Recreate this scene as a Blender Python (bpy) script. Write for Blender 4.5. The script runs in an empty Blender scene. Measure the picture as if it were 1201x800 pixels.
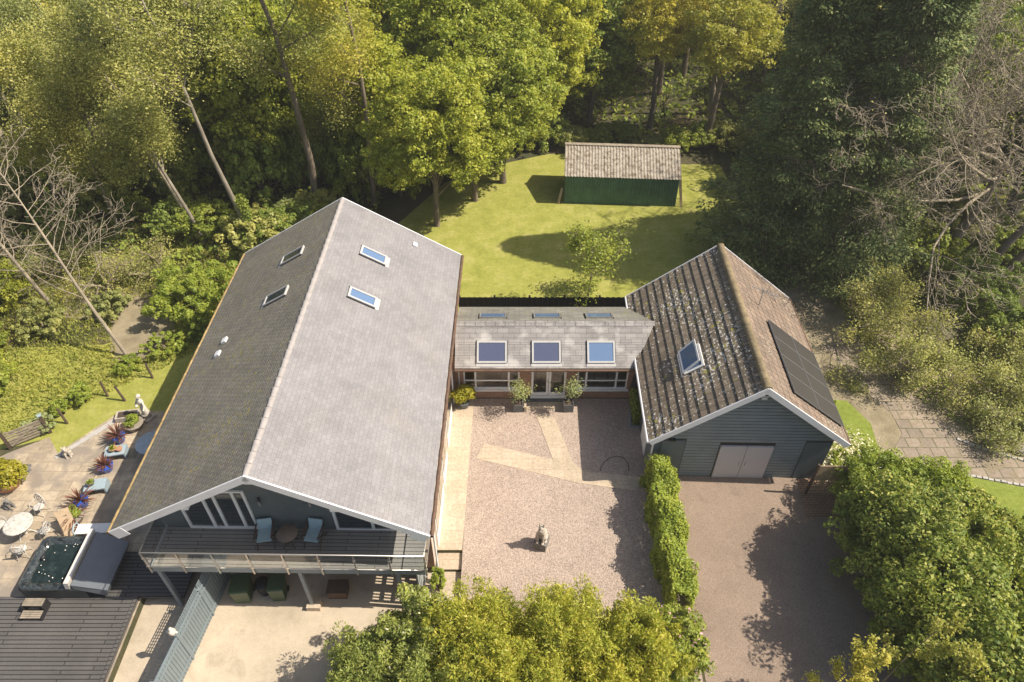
import bpy, math, random
import numpy as np
from mathutils import Vector, Matrix
R = math.radians
random.seed(7)
scene = bpy.context.scene

# ---------------------------------------------------------------- camera, world, sun, exposure
PITCH = 43.04
CAM_H = 25.0
cam_d = bpy.data.cameras.new('camera'); cam = bpy.data.objects.new('camera', cam_d)
scene.collection.objects.link(cam); scene.camera = cam
cam.location = (0, 0, CAM_H); cam.rotation_euler = (R(90 - PITCH), 0, 0)
cam_d.sensor_width = 36; cam_d.lens = 24.88; cam_d.clip_start = .1; cam_d.clip_end = 2000
SUN_EL, SUN_AZ = 50.0, -4.5          # azimuth measured from +X towards +Y
world = bpy.data.worlds.new('World'); scene.world = world; world.use_nodes = True
wn = world.node_tree
bg = wn.nodes['Background']; bg.inputs['Strength'].default_value = .09
sky = wn.nodes.new('ShaderNodeTexSky'); sky.sky_type = 'NISHITA'; sky.sun_disc = False
sky.sun_elevation = R(SUN_EL); sky.sun_rotation = R(90 - SUN_AZ)
sky.air_density = 1.2; sky.dust_density = 2.5; sky.ozone_density = .8
wn.links.new(sky.outputs[0], bg.inputs['Color'])
sun_d = bpy.data.lights.new('sun', 'SUN'); sun = bpy.data.objects.new('sun', sun_d)
scene.collection.objects.link(sun)
sun_d.energy = 5.0; sun_d.angle = R(.5); sun_d.color = (1, .91, .77)
sd = Vector((math.cos(R(SUN_EL)) * math.cos(R(SUN_AZ)), math.cos(R(SUN_EL)) * math.sin(R(SUN_AZ)), math.sin(R(SUN_EL))))
sun.rotation_euler = sd.to_track_quat('Z', 'Y').to_euler()
sun.location = (40, -5, 60)
scene.view_settings.view_transform = 'Standard'; scene.view_settings.look = 'None'
scene.view_settings.exposure = .56; scene.view_settings.gamma = 1
scene.view_settings.use_curve_mapping = False
scene.cycles.max_bounces = 6; scene.cycles.diffuse_bounces = 3; scene.cycles.glossy_bounces = 3
scene.cycles.transmission_bounces = 4; scene.cycles.transparent_max_bounces = 8

# ---------------------------------------------------------------- helpers
col = scene.collection
def tag(o, label=None, cat=None, group=None, kind=None):
    if label: o['label'] = label
    if cat: o['category'] = cat
    if group: o['group'] = group
    if kind: o['kind'] = kind
    return o
def empty(name, loc=(0, 0, 0), rz=0.0, label=None, cat=None, group=None):
    o = bpy.data.objects.new(name, None); col.objects.link(o)
    o.location = loc; o.rotation_euler = (0, 0, rz); o.empty_display_size = .3
    return tag(o, label, cat, group)
def copy_tree(o, parent=None):
    c = o.copy(); col.objects.link(c); c.parent = parent
    for ch in o.children: copy_tree(ch, c)
    return c

class MB:
    """collects faces, builds ONE mesh object; faces carry metre-true UVs (u along, v up the face)"""
    def __init__(s): s.v = []; s.f = []; s.m = []; s.sm = []
    def face(s, pts, m=0, smooth=False):
        i = len(s.v); s.v += [tuple(p) for p in pts]; s.f.append(list(range(i, i + len(pts)))); s.m.append(m); s.sm.append(smooth)
    def grid(s, rows, m=0, smooth=True, closed=False):
        i = len(s.v); n = len(rows[0])
        for r in rows: s.v += [tuple(p) for p in r]
        for a in range(len(rows) - 1):
            for b in range(n if closed else n - 1):
                c = (b + 1) % n
                s.f.append([i + a * n + b, i + a * n + c, i + (a + 1) * n + c, i + (a + 1) * n + b]); s.m.append(m); s.sm.append(smooth)
    def hexa(s, c, m=0):       # 8 corners: bottom 4 ccw, top 4 ccw
        for q in ((3, 2, 1, 0), (4, 5, 6, 7), (0, 1, 5, 4), (1, 2, 6, 5), (2, 3, 7, 6), (3, 0, 4, 7)):
            s.face([c[k] for k in q], m)
    def box(s, x0, x1, y0, y1, z0, z1, m=0, fn=None):
        c = [(x0, y0, z0), (x1, y0, z0), (x1, y1, z0), (x0, y1, z0), (x0, y0, z1), (x1, y0, z1), (x1, y1, z1), (x0, y1, z1)]
        if fn: c = [fn(*p) for p in c]
        s.hexa(c, m)
    def rbox(s, cx, cy, z0, z1, lx, ly, ang, m=0):
        ca, sa = math.cos(ang), math.sin(ang)
        s.box(-lx / 2, lx / 2, -ly / 2, ly / 2, z0, z1, m, lambda x, y, z: (cx + x * ca - y * sa, cy + x * sa + y * ca, z))
    def bar(s, p0, p1, w, h, m=0):
        p0, p1 = Vector(p0), Vector(p1); d = (p1 - p0).normalized()
        up = Vector((0, 0, 1)) if abs(d.z) < .95 else Vector((0, 1, 0))
        a = d.cross(up).normalized() * w / 2; b = a.cross(d).normalized() * h / 2
        s.hexa([p0 - a - b, p0 + a - b, p1 + a - b, p1 - a - b, p0 - a + b, p0 + a + b, p1 + a + b, p1 - a + b], m)
    def tube(s, pts, rad, n=8, m=0, caps=True):
        pts = [Vector(p) for p in pts]
        if not hasattr(rad, '__len__'): rad = [rad] * len(pts)
        rows = []; a = None
        for i, p in enumerate(pts):
            d = (pts[min(i + 1, len(pts) - 1)] - pts[max(i - 1, 0)]).normalized()
            if a is None:
                a = d.cross(Vector((0, 0, 1)) if abs(d.z) < .9 else Vector((1, 0, 0))).normalized()
            else: a = (a - d * a.dot(d)).normalized()
            b = d.cross(a)
            rows.append([p + (a * math.cos(t) + b * math.sin(t)) * rad[i] for t in [2 * math.pi * k / n for k in range(n)]])
        s.grid(rows, m, True, True)
        if caps: s.face(rows[0][::-1], m); s.face(rows[-1], m)
    def lathe(s, prof, cx=0, cy=0, n=20, m=0, sx=1, sy=1):
        rows = [[(cx + r * sx * math.cos(2 * math.pi * k / n), cy + r * sy * math.sin(2 * math.pi * k / n), z) for k in range(n)] for r, z in prof]
        s.grid(rows, m, True, True)
        if prof[0][0] > 1e-3: s.face(rows[0][::-1], m)
        if prof[-1][0] > 1e-3: s.face(rows[-1], m)
    def ball(s, c, r, m=0, n=12, tilt=(0, 0, 0)):
        r = r if hasattr(r, '__len__') else (r, r, r)
        from mathutils import Euler
        M = Euler(tilt).to_matrix(); c = Vector(c)
        rows = []
        for i in range(n // 2 + 1):
            ph = -math.pi / 2 + math.pi * i / (n // 2); k = max(math.cos(ph), 1e-3)
            rows.append([c + M @ Vector((r[0] * k * math.cos(t), r[1] * k * math.sin(t), r[2] * math.sin(ph))) for t in [2 * math.pi * q / n for q in range(n)]])
        s.grid(rows, m, True, True)
    def build(s, name, mats, parent=None, bevel=0):
        me = bpy.data.meshes.new(name)
        me.from_pydata(s.v, [], s.f)
        if not isinstance(mats, (list, tuple)): mats = [mats]
        for m in mats: me.materials.append(m)
        me.polygons.foreach_set('material_index', s.m)
        me.polygons.foreach_set('use_smooth', s.sm)
        uv = me.uv_layers.new(name='UVMap')
        V = np.array(s.v, dtype=np.float64)
        co = np.zeros((len(me.loops), 2)); k = 0
        for f in s.f:
            P = V[f]; c1 = P[1] - P[0]; c2 = P[2] - P[0] if len(f) == 3 else P[3] - P[1]; c1 = P[2] - P[0] if len(f) > 3 else c1
            nn = np.cross(c1, c2); L = np.linalg.norm(nn)
            nn = nn / L if L > 1e-12 else np.array([0, 0, 1.])
            if abs(nn[2]) > .999: U = np.array([1., 0, 0]); W = np.array([0, 1., 0])
            else:
                U = np.cross([0, 0, 1.], nn); U /= np.linalg.norm(U); W = np.cross(nn, U)
            co[k:k + len(f), 0] = P @ U; co[k:k + len(f), 1] = P @ W; k += len(f)
        uv.data.foreach_set('uv', co.ravel())
        me.update()
        o = bpy.data.objects.new(name, me); col.objects.link(o)
        if parent: o.parent = parent
        if bevel:
            b = o.modifiers.new('bevel', 'BEVEL'); b.width = bevel; b.segments = 2; b.limit_method = 'ANGLE'
        return o

# ---------------------------------------------------------------- materials
class NT:
    def __init__(s, name):
        s.m = bpy.data.materials.new(name); s.m.use_nodes = True; s.t = s.m.node_tree; s.n = s.t.nodes
        s.b = s.n['Principled BSDF']; s.out = s.n['Material Output']
    def add(s, typ, **kw):
        nd = s.n.new(typ)
        for k, v in kw.items():
            if k.startswith('_'): setattr(nd, k[1:], v)
            else: nd.inputs[k.replace('__', ' ')].default_value = v
        return nd
    def link(s, a, b): s.t.links.new(a, b)
    def coord(s, which='Object', scale=None):
        tc = s.add('ShaderNodeTexCoord'); o = tc.outputs[which]
        if scale:
            mp = s.add('ShaderNodeMapping'); mp.inputs['Scale'].default_value = scale; s.link(o, mp.inputs[0]); o = mp.outputs[0]
        return o
    def noise(s, co, scale, detail=4, rough=.6, dist=0):
        nd = s.add('ShaderNodeTexNoise', Scale=scale, Detail=detail, Roughness=rough, Distortion=dist); s.link(co, nd.inputs['Vector']); return nd.outputs['Fac']
    def ramp(s, fac, stops, interp='LINEAR'):
        r = s.add('ShaderNodeValToRGB'); r.color_ramp.interpolation = interp
        e = r.color_ramp.elements
        e[0].position, e[0].color = stops[0][0], c4(stops[0][1]); e[1].position, e[1].color = stops[-1][0], c4(stops[-1][1])
        for p, c in stops[1:-1]:
            q = e.new(p); q.color = c4(c)
        s.link(fac, r.inputs[0]); return r.outputs[0]
    def mix(s, fac, a, b, mode='MIX'):
        m = s.add('ShaderNodeMix', _data_type='RGBA', _blend_type=mode)
        for v, i in ((fac, 0), (a, 6), (b, 7)):
            if hasattr(v, 'is_output'): s.link(v, m.inputs[i])
            else: m.inputs[i].default_value = v if i == 0 else c4(v)
        return m.outputs[2]
    def bump(s, h, strength=.3, dist=.02):
        b = s.add('ShaderNodeBump', Strength=strength, Distance=dist); s.link(h, b.inputs['Height']); s.link(b.outputs[0], s.b.inputs['Normal'])
def c4(c): return (c, c, c, 1) if not hasattr(c, '__len__') else (*c[:3], 1)
def sc(c, k): return tuple(min(1, x * k) for x in c)

def plain(name, c, rough=.7, var=.12, scale=3., bump=0., bscale=40., metallic=0, spec=.4, coord='Object'):
    t = NT(name); co = t.coord(coord)
    f = t.noise(co, scale, 5, .65)
    t.link(t.ramp(f, [(.3, sc(c, 1 - var)), (.7, sc(c, 1 + var))]), t.b.inputs['Base Color'])
    t.b.inputs['Roughness'].default_value = rough; t.b.inputs['Metallic'].default_value = metallic
    t.b.inputs['Specular IOR Level'].default_value = spec
    if bump: t.bump(t.noise(co, bscale, 3), bump, .01)
    return t.m
def tiles(name, c, c2, bw, bh, mortar=(.05, .05, .05), ms=.01, off=.5, rough=.8, patch=.15, spots=None, bump=.3, mottle=20., band=None, spot_amt=.62):
    """slates / bricks / tiles / flags laid out in the face's own metres"""
    t = NT(name); uv = t.coord('UV')
    br = t.add('ShaderNodeTexBrick', _offset=off, Scale=1.0); t.link(uv, br.inputs['Vector'])
    br.inputs['Color1'].default_value = c4(c); br.inputs['Color2'].default_value = c4(c2); br.inputs['Mortar'].default_value = c4(mortar)
    br.inputs['Mortar Size'].default_value = ms; br.inputs['Brick Width'].default_value = bw; br.inputs['Row Height'].default_value = bh
    br.inputs['Mortar Smooth'].default_value = .3
    out = br.outputs['Color']
    f = t.noise(uv, .5, 6, .65)
    out = t.mix(1.0, out, t.ramp(f, [(.3, 1 - patch), (.7, 1 + patch)]), 'MULTIPLY')
    f3 = t.noise(uv, mottle, 3, .7)
    out = t.mix(1.0, out, t.ramp(f3, [(.3, .82), (.7, 1.18)]), 'MULTIPLY')
    mp = t.add('ShaderNodeMapping'); mp.inputs['Scale'].default_value = (2.2, .18, 1); t.link(uv, mp.inputs[0])
    out = t.mix(1.0, out, t.ramp(t.noise(mp.outputs[0], 1.0, 5, .7), [(.3, .93), (.7, 1.07)]), 'MULTIPLY')
    if spots:
        for (sc_, thr, colr, soft) in spots:
            v = t.noise(uv, sc_, 2, .5)
            g = t.noise(uv, .35, 3, .6)
            a = t.add('ShaderNodeMath', _operation='MULTIPLY_ADD'); t.link(g, a.inputs[0]); a.inputs[1].default_value = .45; t.link(v, a.inputs[2])
            out = t.mix(t.ramp(a.outputs[0], [(thr, 0.), (thr + soft, 1.)]), out, colr)
    t.link(out, t.b.inputs['Base Color']); t.b.inputs['Roughness'].default_value = rough; t.b.inputs['Specular IOR Level'].default_value = .35
    if bump:
        inv = t.add('ShaderNodeMath', _operation='MULTIPLY_ADD'); t.link(br.outputs['Fac'], inv.inputs[0]); inv.inputs[1].default_value = -1; t.link(f3, inv.inputs[2])
        t.bump(inv.outputs[0], bump, .012)
    return t.m
def gravel(name, c, scale=26., contrast=.45, bump=.6, big=.12, stain=None):
    t = NT(name); co = t.coord('Object')
    v = t.add('ShaderNodeTexVoronoi', Scale=scale, Randomness=1.0); t.link(co, v.inputs['Vector'])
    sep = t.add('ShaderNodeSeparateColor'); t.link(v.outputs['Color'], sep.inputs[0])
    out = t.ramp(sep.outputs[0], [(.0, sc(c, 1 - contrast)), (.45, c), (1., sc(c, 1 + contrast))])
    out = t.mix(1.0, out, t.ramp(t.noise(co, .45, 6, .7), [(.3, 1 - big), (.7, 1 + big)]), 'MULTIPLY')
    if stain:
        out = t.mix(t.ramp(t.noise(co, stain[0], 5, .7, .5), [(stain[1], 0.), (stain[1] + .2, stain[3] if len(stain) > 3 else .6)]), out, stain[2])
    t.link(out, t.b.inputs['Base Color']); t.b.inputs['Roughness'].default_value = .95; t.b.inputs['Specular IOR Level'].default_value = .15
    t.bump(v.outputs['Distance'], bump, .02)
    return t.m
def leafm(name, cols, trans=.35, rough=.5, objvar=.25, clump=.6, hs=None):
    """leaves: each leaf its own tint, each tree its own tint"""
    t = NT(name); g = t.add('ShaderNodeNewGeometry'); oi = t.add('ShaderNodeObjectInfo')
    n = len(cols); out = t.ramp(g.outputs['Random Per Island'], [(i / (n - 1), c) for i, c in enumerate(cols)])
    out = t.mix(1.0, out, t.ramp(oi.outputs['Random'], [(0., (1 - objvar, 1 - objvar * .8, 1 - objvar * .5)), (1., (1 + objvar * .6, 1 + objvar * .3, 1 - objvar * .2))]), 'MULTIPLY')
    co = t.coord('Object')
    out = t.mix(1.0, out, t.ramp(t.noise(co, clump, 3, .6), [(.3, (.78, .85, .8)), (.7, (1.2, 1.12, 1.0))]), 'MULTIPLY')
    t.link(out, t.b.inputs['Base Color']); t.b.inputs['Roughness'].default_value = rough; t.b.inputs['Specular IOR Level'].default_value = .3
    tr = t.add('ShaderNodeBsdfTranslucent'); t.link(t.mix(1.0, out, (1.15, 1.2, .5), 'MULTIPLY'), tr.inputs['Color'])
    mx = t.add('ShaderNodeMixShader'); mx.inputs[0].default_value = trans
    t.link(t.b.outputs[0], mx.inputs[1]); t.link(tr.outputs[0], mx.inputs[2]); t.link(mx.outputs[0], t.out.inputs['Surface'])
    return t.m
def glass_dark(name, c=(.03, .04, .05), rough=.03, ior=1.6):
    t = NT(name); t.b.inputs['Base Color'].default_value = c4(c); t.b.inputs['Roughness'].default_value = rough
    t.b.inputs['IOR'].default_value = ior; t.b.inputs['Specular IOR Level'].default_value = .8
    t.b.inputs['Coat Weight'].default_value = .6; t.b.inputs['Coat Roughness'].default_value = .02
    return t.m
def glass_clear(name, refl=1.55, tint=(.92, .95, .95)):
    t = NT(name)
    fr = t.add('ShaderNodeFresnel', IOR=refl); gl = t.add('ShaderNodeBsdfGlossy', Roughness=.01); tp = t.add('ShaderNodeBsdfTransparent')
    tp.inputs['Color'].default_value = c4(tint)
    mx = t.add('ShaderNodeMixShader'); t.link(fr.outputs[0], mx.inputs[0]); t.link(tp.outputs[0], mx.inputs[1]); t.link(gl.outputs[0], mx.inputs[2])
    t.link(mx.outputs[0], t.out.inputs['Surface']); return t.m

M = {}
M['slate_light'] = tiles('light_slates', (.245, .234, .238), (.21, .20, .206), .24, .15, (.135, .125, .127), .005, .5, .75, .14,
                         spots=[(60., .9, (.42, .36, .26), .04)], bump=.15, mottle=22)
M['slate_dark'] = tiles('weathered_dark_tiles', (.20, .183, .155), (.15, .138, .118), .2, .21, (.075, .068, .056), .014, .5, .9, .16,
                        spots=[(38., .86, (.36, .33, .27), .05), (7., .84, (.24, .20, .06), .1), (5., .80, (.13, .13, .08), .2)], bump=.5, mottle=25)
M['ridge_pale'] = plain('ridge_tile_pale', (.33, .30, .285), .85, .15, 4, .3)
M['ridge_old'] = plain('ridge_tile_mossy', (.20, .155, .09), .9, .35, 3, .4)
M['slate_link'] = tiles('link_slates', (.31, .29, .275), (.225, .21, .205), .5, .25, (.12, .11, .105), .01, .5, .75, .16,
                        spots=[(1.5, .76, (.42, .40, .38), .2)], bump=.2, mottle=18)
M['slate_back'] = tiles('link_back_slates', (.23, .22, .19), (.18, .17, .15), .5, .25, (.10, .09, .08), .01, .5, .85, .2,
                        spots=[(3., .84, (.20, .20, .10), .15)], bump=.2)
M['tile_old'] = tiles('lichened_concrete_tiles', (.215, .17, .125), (.15, .12, .09), .33, .39, (.10, .08, .06), .02, .0, .92, .22,
                      spots=[(11., .80, (.11, .10, .045), .12), (9., .85, (.68, .64, .58), .03), (5.5, .885, (.58, .54, .48), .03), (4., .88, (.30, .27, .06), .06)], bump=.8, mottle=16)
M['tile_lit'] = tiles('brown_concrete_tiles', (.24, .175, .13), (.165, .125, .095), .33, .39, (.09, .07, .06), .02, .0, .9, .18,
                      spots=[(9., .84, (.14, .13, .09), .1), (13., .90, (.55, .5, .4), .04)], bump=.8, mottle=14)
M['white_paint'] = plain('white_painted_timber', (.74, .73, .74), .5, .05, 2)
M['upvc'] = plain('white_window_frame', (.80, .79, .77), .35, .03, 2)
M['render_white'] = plain('white_wall_panel', (.78, .77, .74), .7, .03, 2)
M['gable_grey'] = plain('grey_green_cladding', (.115, .135, .14), .6, .1, 2)
M['siding'] = plain('blue_grey_shiplap', (.20, .24, .26), .45, .1, 1.5)
M['siding_flat'] = plain('blue_grey_door_panel', (.105, .13, .145), .55, .08, 1.5)
M['brick'] = tiles('red_brick', (.34, .17, .10), (.24, .11, .07), .225, .075, (.32, .27, .22), .01, .5, .9, .15, bump=.3)
M['brick_orange'] = tiles('orange_brick', (.42, .22, .12), (.32, .16, .09), .225, .075, (.38, .31, .24), .01, .5, .9, .15, bump=.3)
M['glass'] = glass_dark('window_glass'); M['glass_mid'] = glass_dark('skylight_glass_over_room', (.075, .085, .14), .04, 1.7); M['glass_sky'] = glass_dark('sky_reflection_glass', (.12, .19, .32), .04, 1.7)  # the last glass has reflected sky painted in as its blue base
M['glass_warm'] = glass_dark('glass_over_room', (.06, .045, .035), .03, 1.5)
M['balustrade'] = glass_clear('balustrade_glass', 2.1)
M['balustrade_side'] = glass_clear('side_glass', 1.2)
M['alu'] = plain('grey_skylight_metal', (.30, .31, .31), .45, .06, 5, metallic=.3)
M['skyframe'] = plain('pale_skylight_frame', (.42, .41, .40), .5, .06, 5)
M['steel'] = plain('stainless_steel', (.62, .58, .53), .3, .05, 6, metallic=.85)
M['black'] = plain('black_plastic', (.02, .02, .022), .5, .2, 6)
M['gutter'] = plain('brown_gutter', (.12, .07, .045), .7, .3, 5)
M['mossy'] = plain('orange_mossy_edge', (.33, .23, .10), .95, .4, 5, .5)
M['deck_grey'] = tiles('grey_decking', (.25, .24, .225), (.21, .20, .19), 3.2, .145, (.03, .03, .03), .012, .35, .7, .08, bump=.3)
M['deck_tan'] = tiles('brown_grey_decking', (.105, .098, .093), (.085, .079, .076), 3.6, .15, (.025, .022, .02), .02, .3, .75, .12, bump=.5)
M['post_grey'] = plain('painted_post', (.28, .30, .30), .6, .1, 3)
M['screen'] = plain('grey_blue_screen_paint', (.17, .205, .22), .6, .08, 2)
M['concrete'] = gravel('pale_concrete_yard', (.46, .385, .29), 60., .10, .1, .2, (1.1, .52, (.28, .235, .18), .6))
M['gravel'] = gravel('pink_gravel', (.35, .278, .23), 34., .38, .5, .08)
M['drive'] = gravel('tarmac_drive', (.25, .19, .148), 55., .28, .25, .13, (1.1, .58, (.14, .105, .08), .7))
M['sandstone'] = tiles('sandstone_slabs', (.46, .375, .28), (.42, .34, .25), .9, .6, (.36, .29, .21), .012, .5, .85, .12, bump=.2, mottle=8)
M['flags'] = tiles('patio_flags', (.45, .37, .27), (.33, .265, .19), .75, .5, (.27, .22, .16), .018, .4, .85, .28, spots=[(1.2, .68, (.25, .21, .17), .2)], bump=.25, mottle=6)
M['crazy'] = tiles('stone_path_flags', (.30, .24, .18), (.23, .185, .145), .62, .55, (.13, .12, .07), .03, .45, .9, .2, spots=[(2., .76, (.22, .18, .12), .15)], bump=.4, mottle=8)
M['kerb'] = plain('pale_kerb', (.40, .38, .35), .85, .12, 6, .3)
M['stone'] = plain('weathered_stone', (.42, .37, .31), .9, .3, 8, .5)
M['stone_dark'] = plain('dark_statue_stone', (.17, .16, .15), .8, .5, 9, .5)
M['lead'] = plain('grey_planter', (.10, .105, .11), .6, .15, 5)
M['soil'] = plain('soil', (.06, .042, .03), .95, .3, 12, .6)
M['terracotta'] = plain('terracotta', (.40, .21, .12), .8, .15, 5)
M['blue_glaze'] = plain('blue_glazed_pot', (.03, .09, .42), .2, .2, 6, spec=.8)
M['pale_blue'] = plain('pale_grey_blue_stand', (.30, .37, .41), .6, .1, 5)
M['urn'] = plain('grey_brown_pot', (.26, .22, .18), .8, .2, 6)
M['cast'] = plain('cream_cast_metal', (.50, .47, .42), .5, .35, 9)
M['sling'] = plain('pale_blue_sling', (.32, .44, .48), .7, .08, 6)
M['dark_metal'] = plain('dark_metal', (.05, .05, .05), .5, .2, 6)
M['wood_dark'] = plain('dark_timber', (.09, .06, .045), .8, .3, 4, .4)
M['wood_tan'] = plain('tan_timber', (.42, .31, .20), .8, .2, 4, .4)
M['wood_grey'] = plain('weathered_timber', (.27, .225, .17), .85, .3, 5, .4)
M['fence_black'] = tiles('black_fence_boards', (.016, .015, .015), (.010, .010, .010), .14, 5., (.003, .003, .003), .012, 0, .9, .2, bump=.3)
M['tub'] = plain('dark_tub_cabinet', (.045, .05, .05), .4, .2, 3)
M['acrylic'] = NT('marbled_acrylic').m
t = NT('marbled_acrylic_shell'); co = t.coord('Object')
t.link(t.ramp(t.noise(co, 5, 8, .75, 1.5), [(.42, (.02, .025, .026)), (.6, (.06, .07, .07)), (.74, (.34, .35, .34))]), t.b.inputs['Base Color'])
t.b.inputs['Roughness'].default_value = .15; t.b.inputs['Coat Weight'].default_value = .6; M['acrylic'] = t.m
t = NT('tub_water'); co = t.coord('Object')
t.link(t.ramp(t.noise(co, 3.5, 7, .75, 1.2), [(.44, (.010, .018, .018)), (.62, (.022, .036, .035)), (.70, (.22, .26, .25))]), t.b.inputs['Base Color'])
t.b.inputs['Roughness'].default_value = .05; t.b.inputs['IOR'].default_value = 1.33; t.bump(t.noise(co, 9, 4), .5, .05); M['water'] = t.m
M['cover'] = plain('grey_vinyl_cover', (.12, .13, .145), .2, .1, 2, spec=.7)
M['cover_edge'] = plain('pale_cover_strip', (.62, .58, .53), .5, .05, 4)
M['bin_green'] = plain('dark_green_bin', (.045, .075, .035), .45, .15, 4)
M['shed_green'] = plain('green_painted_sheet', (.075, .165, .095), .6, .35, 1.3)
t = NT('rusted_corrugated_roof'); co = t.coord('Object')
a = t.ramp(t.noise(co, 2.2, 8, .8), [(.3, (.20, .17, .135)), (.5, (.33, .29, .235)), (.7, (.43, .385, .32))])
a = t.mix(t.ramp(t.noise(co, 4., 5, .8), [(.50, 0.), (.58, .85)]), a, (.12, .085, .055))
t.link(a, t.b.inputs['Base Color']); t.b.inputs['Roughness'].default_value = .9; M['shed_roof'] = t.m
t = NT('solar_panel_cells'); uv = t.coord('UV')
br = t.add('ShaderNodeTexBrick', _offset=0., Scale=1.0); t.link(uv, br.inputs['Vector'])
br.inputs['Color1'].default_value = c4((.045, .04, .04)); br.inputs['Color2'].default_value = c4((.04, .037, .037)); br.inputs['Mortar'].default_value = c4((.075, .07, .065))
br.inputs['Mortar Size'].default_value = .006; br.inputs['Brick Width'].default_value = .16; br.inputs['Row Height'].default_value = .16
t.link(br.outputs[0], t.b.inputs['Base Color']); t.b.inputs['Roughness'].default_value = .42; t.b.inputs['Coat Weight'].default_value = .35; t.b.inputs['Coat Roughness'].default_value = .25; M['solar'] = t.m
# grass, rough ground, woodland floor
def lawn(name, c1, c2, c3, s=.5):
    t = NT(name); co = t.coord('Object')
    a = t.ramp(t.noise(co, s, 6, .65), [(.3, c1), (.52, c2), (.72, c3)])
    a = t.mix(1.0, a, t.ramp(t.noise(co, 5, 7, .85), [(.3, .7), (.7, 1.3)]), 'MULTIPLY')
    t.link(a, t.b.inputs['Base Color']); t.b.inputs['Roughness'].default_value = .95; t.b.inputs['Specular IOR Level'].default_value = .1
    t.bump(t.noise(co, 30, 4, .8), .7, .04); return t.m
M['lawn'] = lawn('mown_lawn', (.23, .245, .05), (.30, .30, .07), (.38, .35, .12), .9)
M['lawn_side'] = lawn('small_lawn', (.15, .20, .035), (.20, .24, .045), (.26, .28, .07))
t = NT('woodland_ground'); co = t.coord('Object')
a = t.ramp(t.noise(co, .25, 7, .7), [(.3, (.03, .045, .012)), (.5, (.07, .065, .028)), (.7, (.13, .095, .05))])
a = t.mix(1.0, a, t.ramp(t.noise(co, 9, 5, .8), [(.3, .6), (.7, 1.4)]), 'MULTIPLY')
t.link(a, t.b.inputs['Base Color']); t.b.inputs['Roughness'].default_value = 1.; t.bump(t.noise(co, 12, 5, .8), .8, .06); M['ground'] = t.m
t = NT('dappled_bare_earth'); co = t.coord('Object')
a = t.ramp(t.noise(co, .8, 7, .7), [(.3, (.16, .13, .075)), (.5, (.26, .215, .135)), (.7, (.36, .30, .20))])
t.link(a, t.b.inputs['Base Color']); t.b.inputs['Roughness'].default_value = 1.; t.bump(t.noise(co, 15, 5, .8), .8, .05); M['earth'] = t.m
def bark(name, a, b, c, s=3.):
    t = NT(name); co = t.coord('Object', (1, 1, .25))
    t.link(t.ramp(t.noise(co, s, 6, .7), [(.3, a), (.5, b), (.7, c)]), t.b.inputs['Base Color']); t.b.inputs['Roughness'].default_value = .95
    t.bump(t.noise(co, 14, 4), .7, .03); return t.m
M['bark'] = bark('brown_bark', (.09, .07, .05), (.17, .135, .10), (.26, .21, .16))
M['bark_pale'] = bark('pale_bark', (.12, .10, .07), (.24, .205, .16), (.40, .35, .28), 3.)
M['bark_bare'] = bark('dry_pale_twigs', (.19, .155, .11), (.30, .25, .18), (.42, .35, .26))
M['bark_twig'] = bark('olive_brown_twigs', (.13, .11, .065), (.22, .185, .115), (.32, .27, .17))
M['leaf_lime'] = leafm('lime_spring_leaf', [(0.34, 0.39, 0.06), (0.43, 0.46, 0.07), (0.53, 0.53, 0.1), (0.25, 0.31, 0.045)], .40)
M['leaf_mid'] = leafm('mid_green_leaf', [(0.2, 0.27, 0.045), (0.29, 0.35, 0.06), (0.38, 0.41, 0.08), (0.14, 0.2, 0.035)], .35)
M['leaf_gold'] = leafm('golden_green_leaf', [(0.44, 0.43, 0.08), (0.52, 0.48, 0.1), (0.38, 0.39, 0.07), (0.56, 0.48, 0.12)], .4)
M['leaf_olive'] = leafm('olive_spring_leaf', [(0.36, 0.38, 0.12), (0.43, 0.44, 0.15), (0.48, 0.47, 0.18), (0.3, 0.33, 0.1)], .35)
M['leaf_dark'] = leafm('dark_leaf', [(0.08, 0.14, 0.03), (0.12, 0.18, 0.04), (0.16, 0.22, 0.05)], .25)
M['leaf_conifer'] = leafm('conifer_spray', [(0.09, 0.135, 0.045), (0.13, 0.18, 0.055), (0.19, 0.23, 0.075), (0.34, 0.35, 0.14)], .15, .7, .15)
M['leaf_hedge'] = leafm('clipped_hedge_leaf', [(0.24, 0.31, 0.05), (0.33, 0.4, 0.06), (0.42, 0.47, 0.09), (0.19, 0.24, 0.04)], .4, .45, .1, 1.5)
M['leaf_big'] = leafm('glossy_shrub_leaf', [(.12, .18, .03), (.22, .28, .045), (.34, .37, .07), (.48, .46, .12)], .3, .55, .15)
M['leaf_front'] = leafm('yellow_green_narrow_leaf', [(0.29, 0.33, 0.05), (0.4, 0.425, 0.06), (0.5, 0.5, 0.09), (0.52, 0.45, 0.1)], .4, .45, .12, 1.2)
M['leaf_frontdark'] = leafm('sage_green_leaf', [(0.22, 0.27, 0.07), (0.31, 0.36, 0.09), (0.4, 0.42, 0.13), (0.18, 0.24, 0.05)], .35, .45, .12, 1.2)
M['leaf_grass'] = leafm('rough_grass_blade', [(0.26, 0.3, 0.05), (0.38, 0.39, 0.08), (0.46, 0.44, 0.13), (0.2, 0.25, 0.04)], .35, .7, .1, .5)
M['leaf_under'] = leafm('undergrowth_leaf', [(0.2, 0.28, 0.06), (0.29, 0.35, 0.07), (0.38, 0.4, 0.1)], .3, .6, .1, .35)
M['leaf_purple'] = leafm('purple_sword_leaf', [(.16, .06, .05), (.26, .11, .08), (.12, .07, .05)], .2, .5, .1)
M['leaf_yellow'] = leafm('yellow_shrub_leaf', [(.38, .34, .03), (.48, .42, .05), (.30, .30, .04)], .35, .5, .1)
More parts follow.
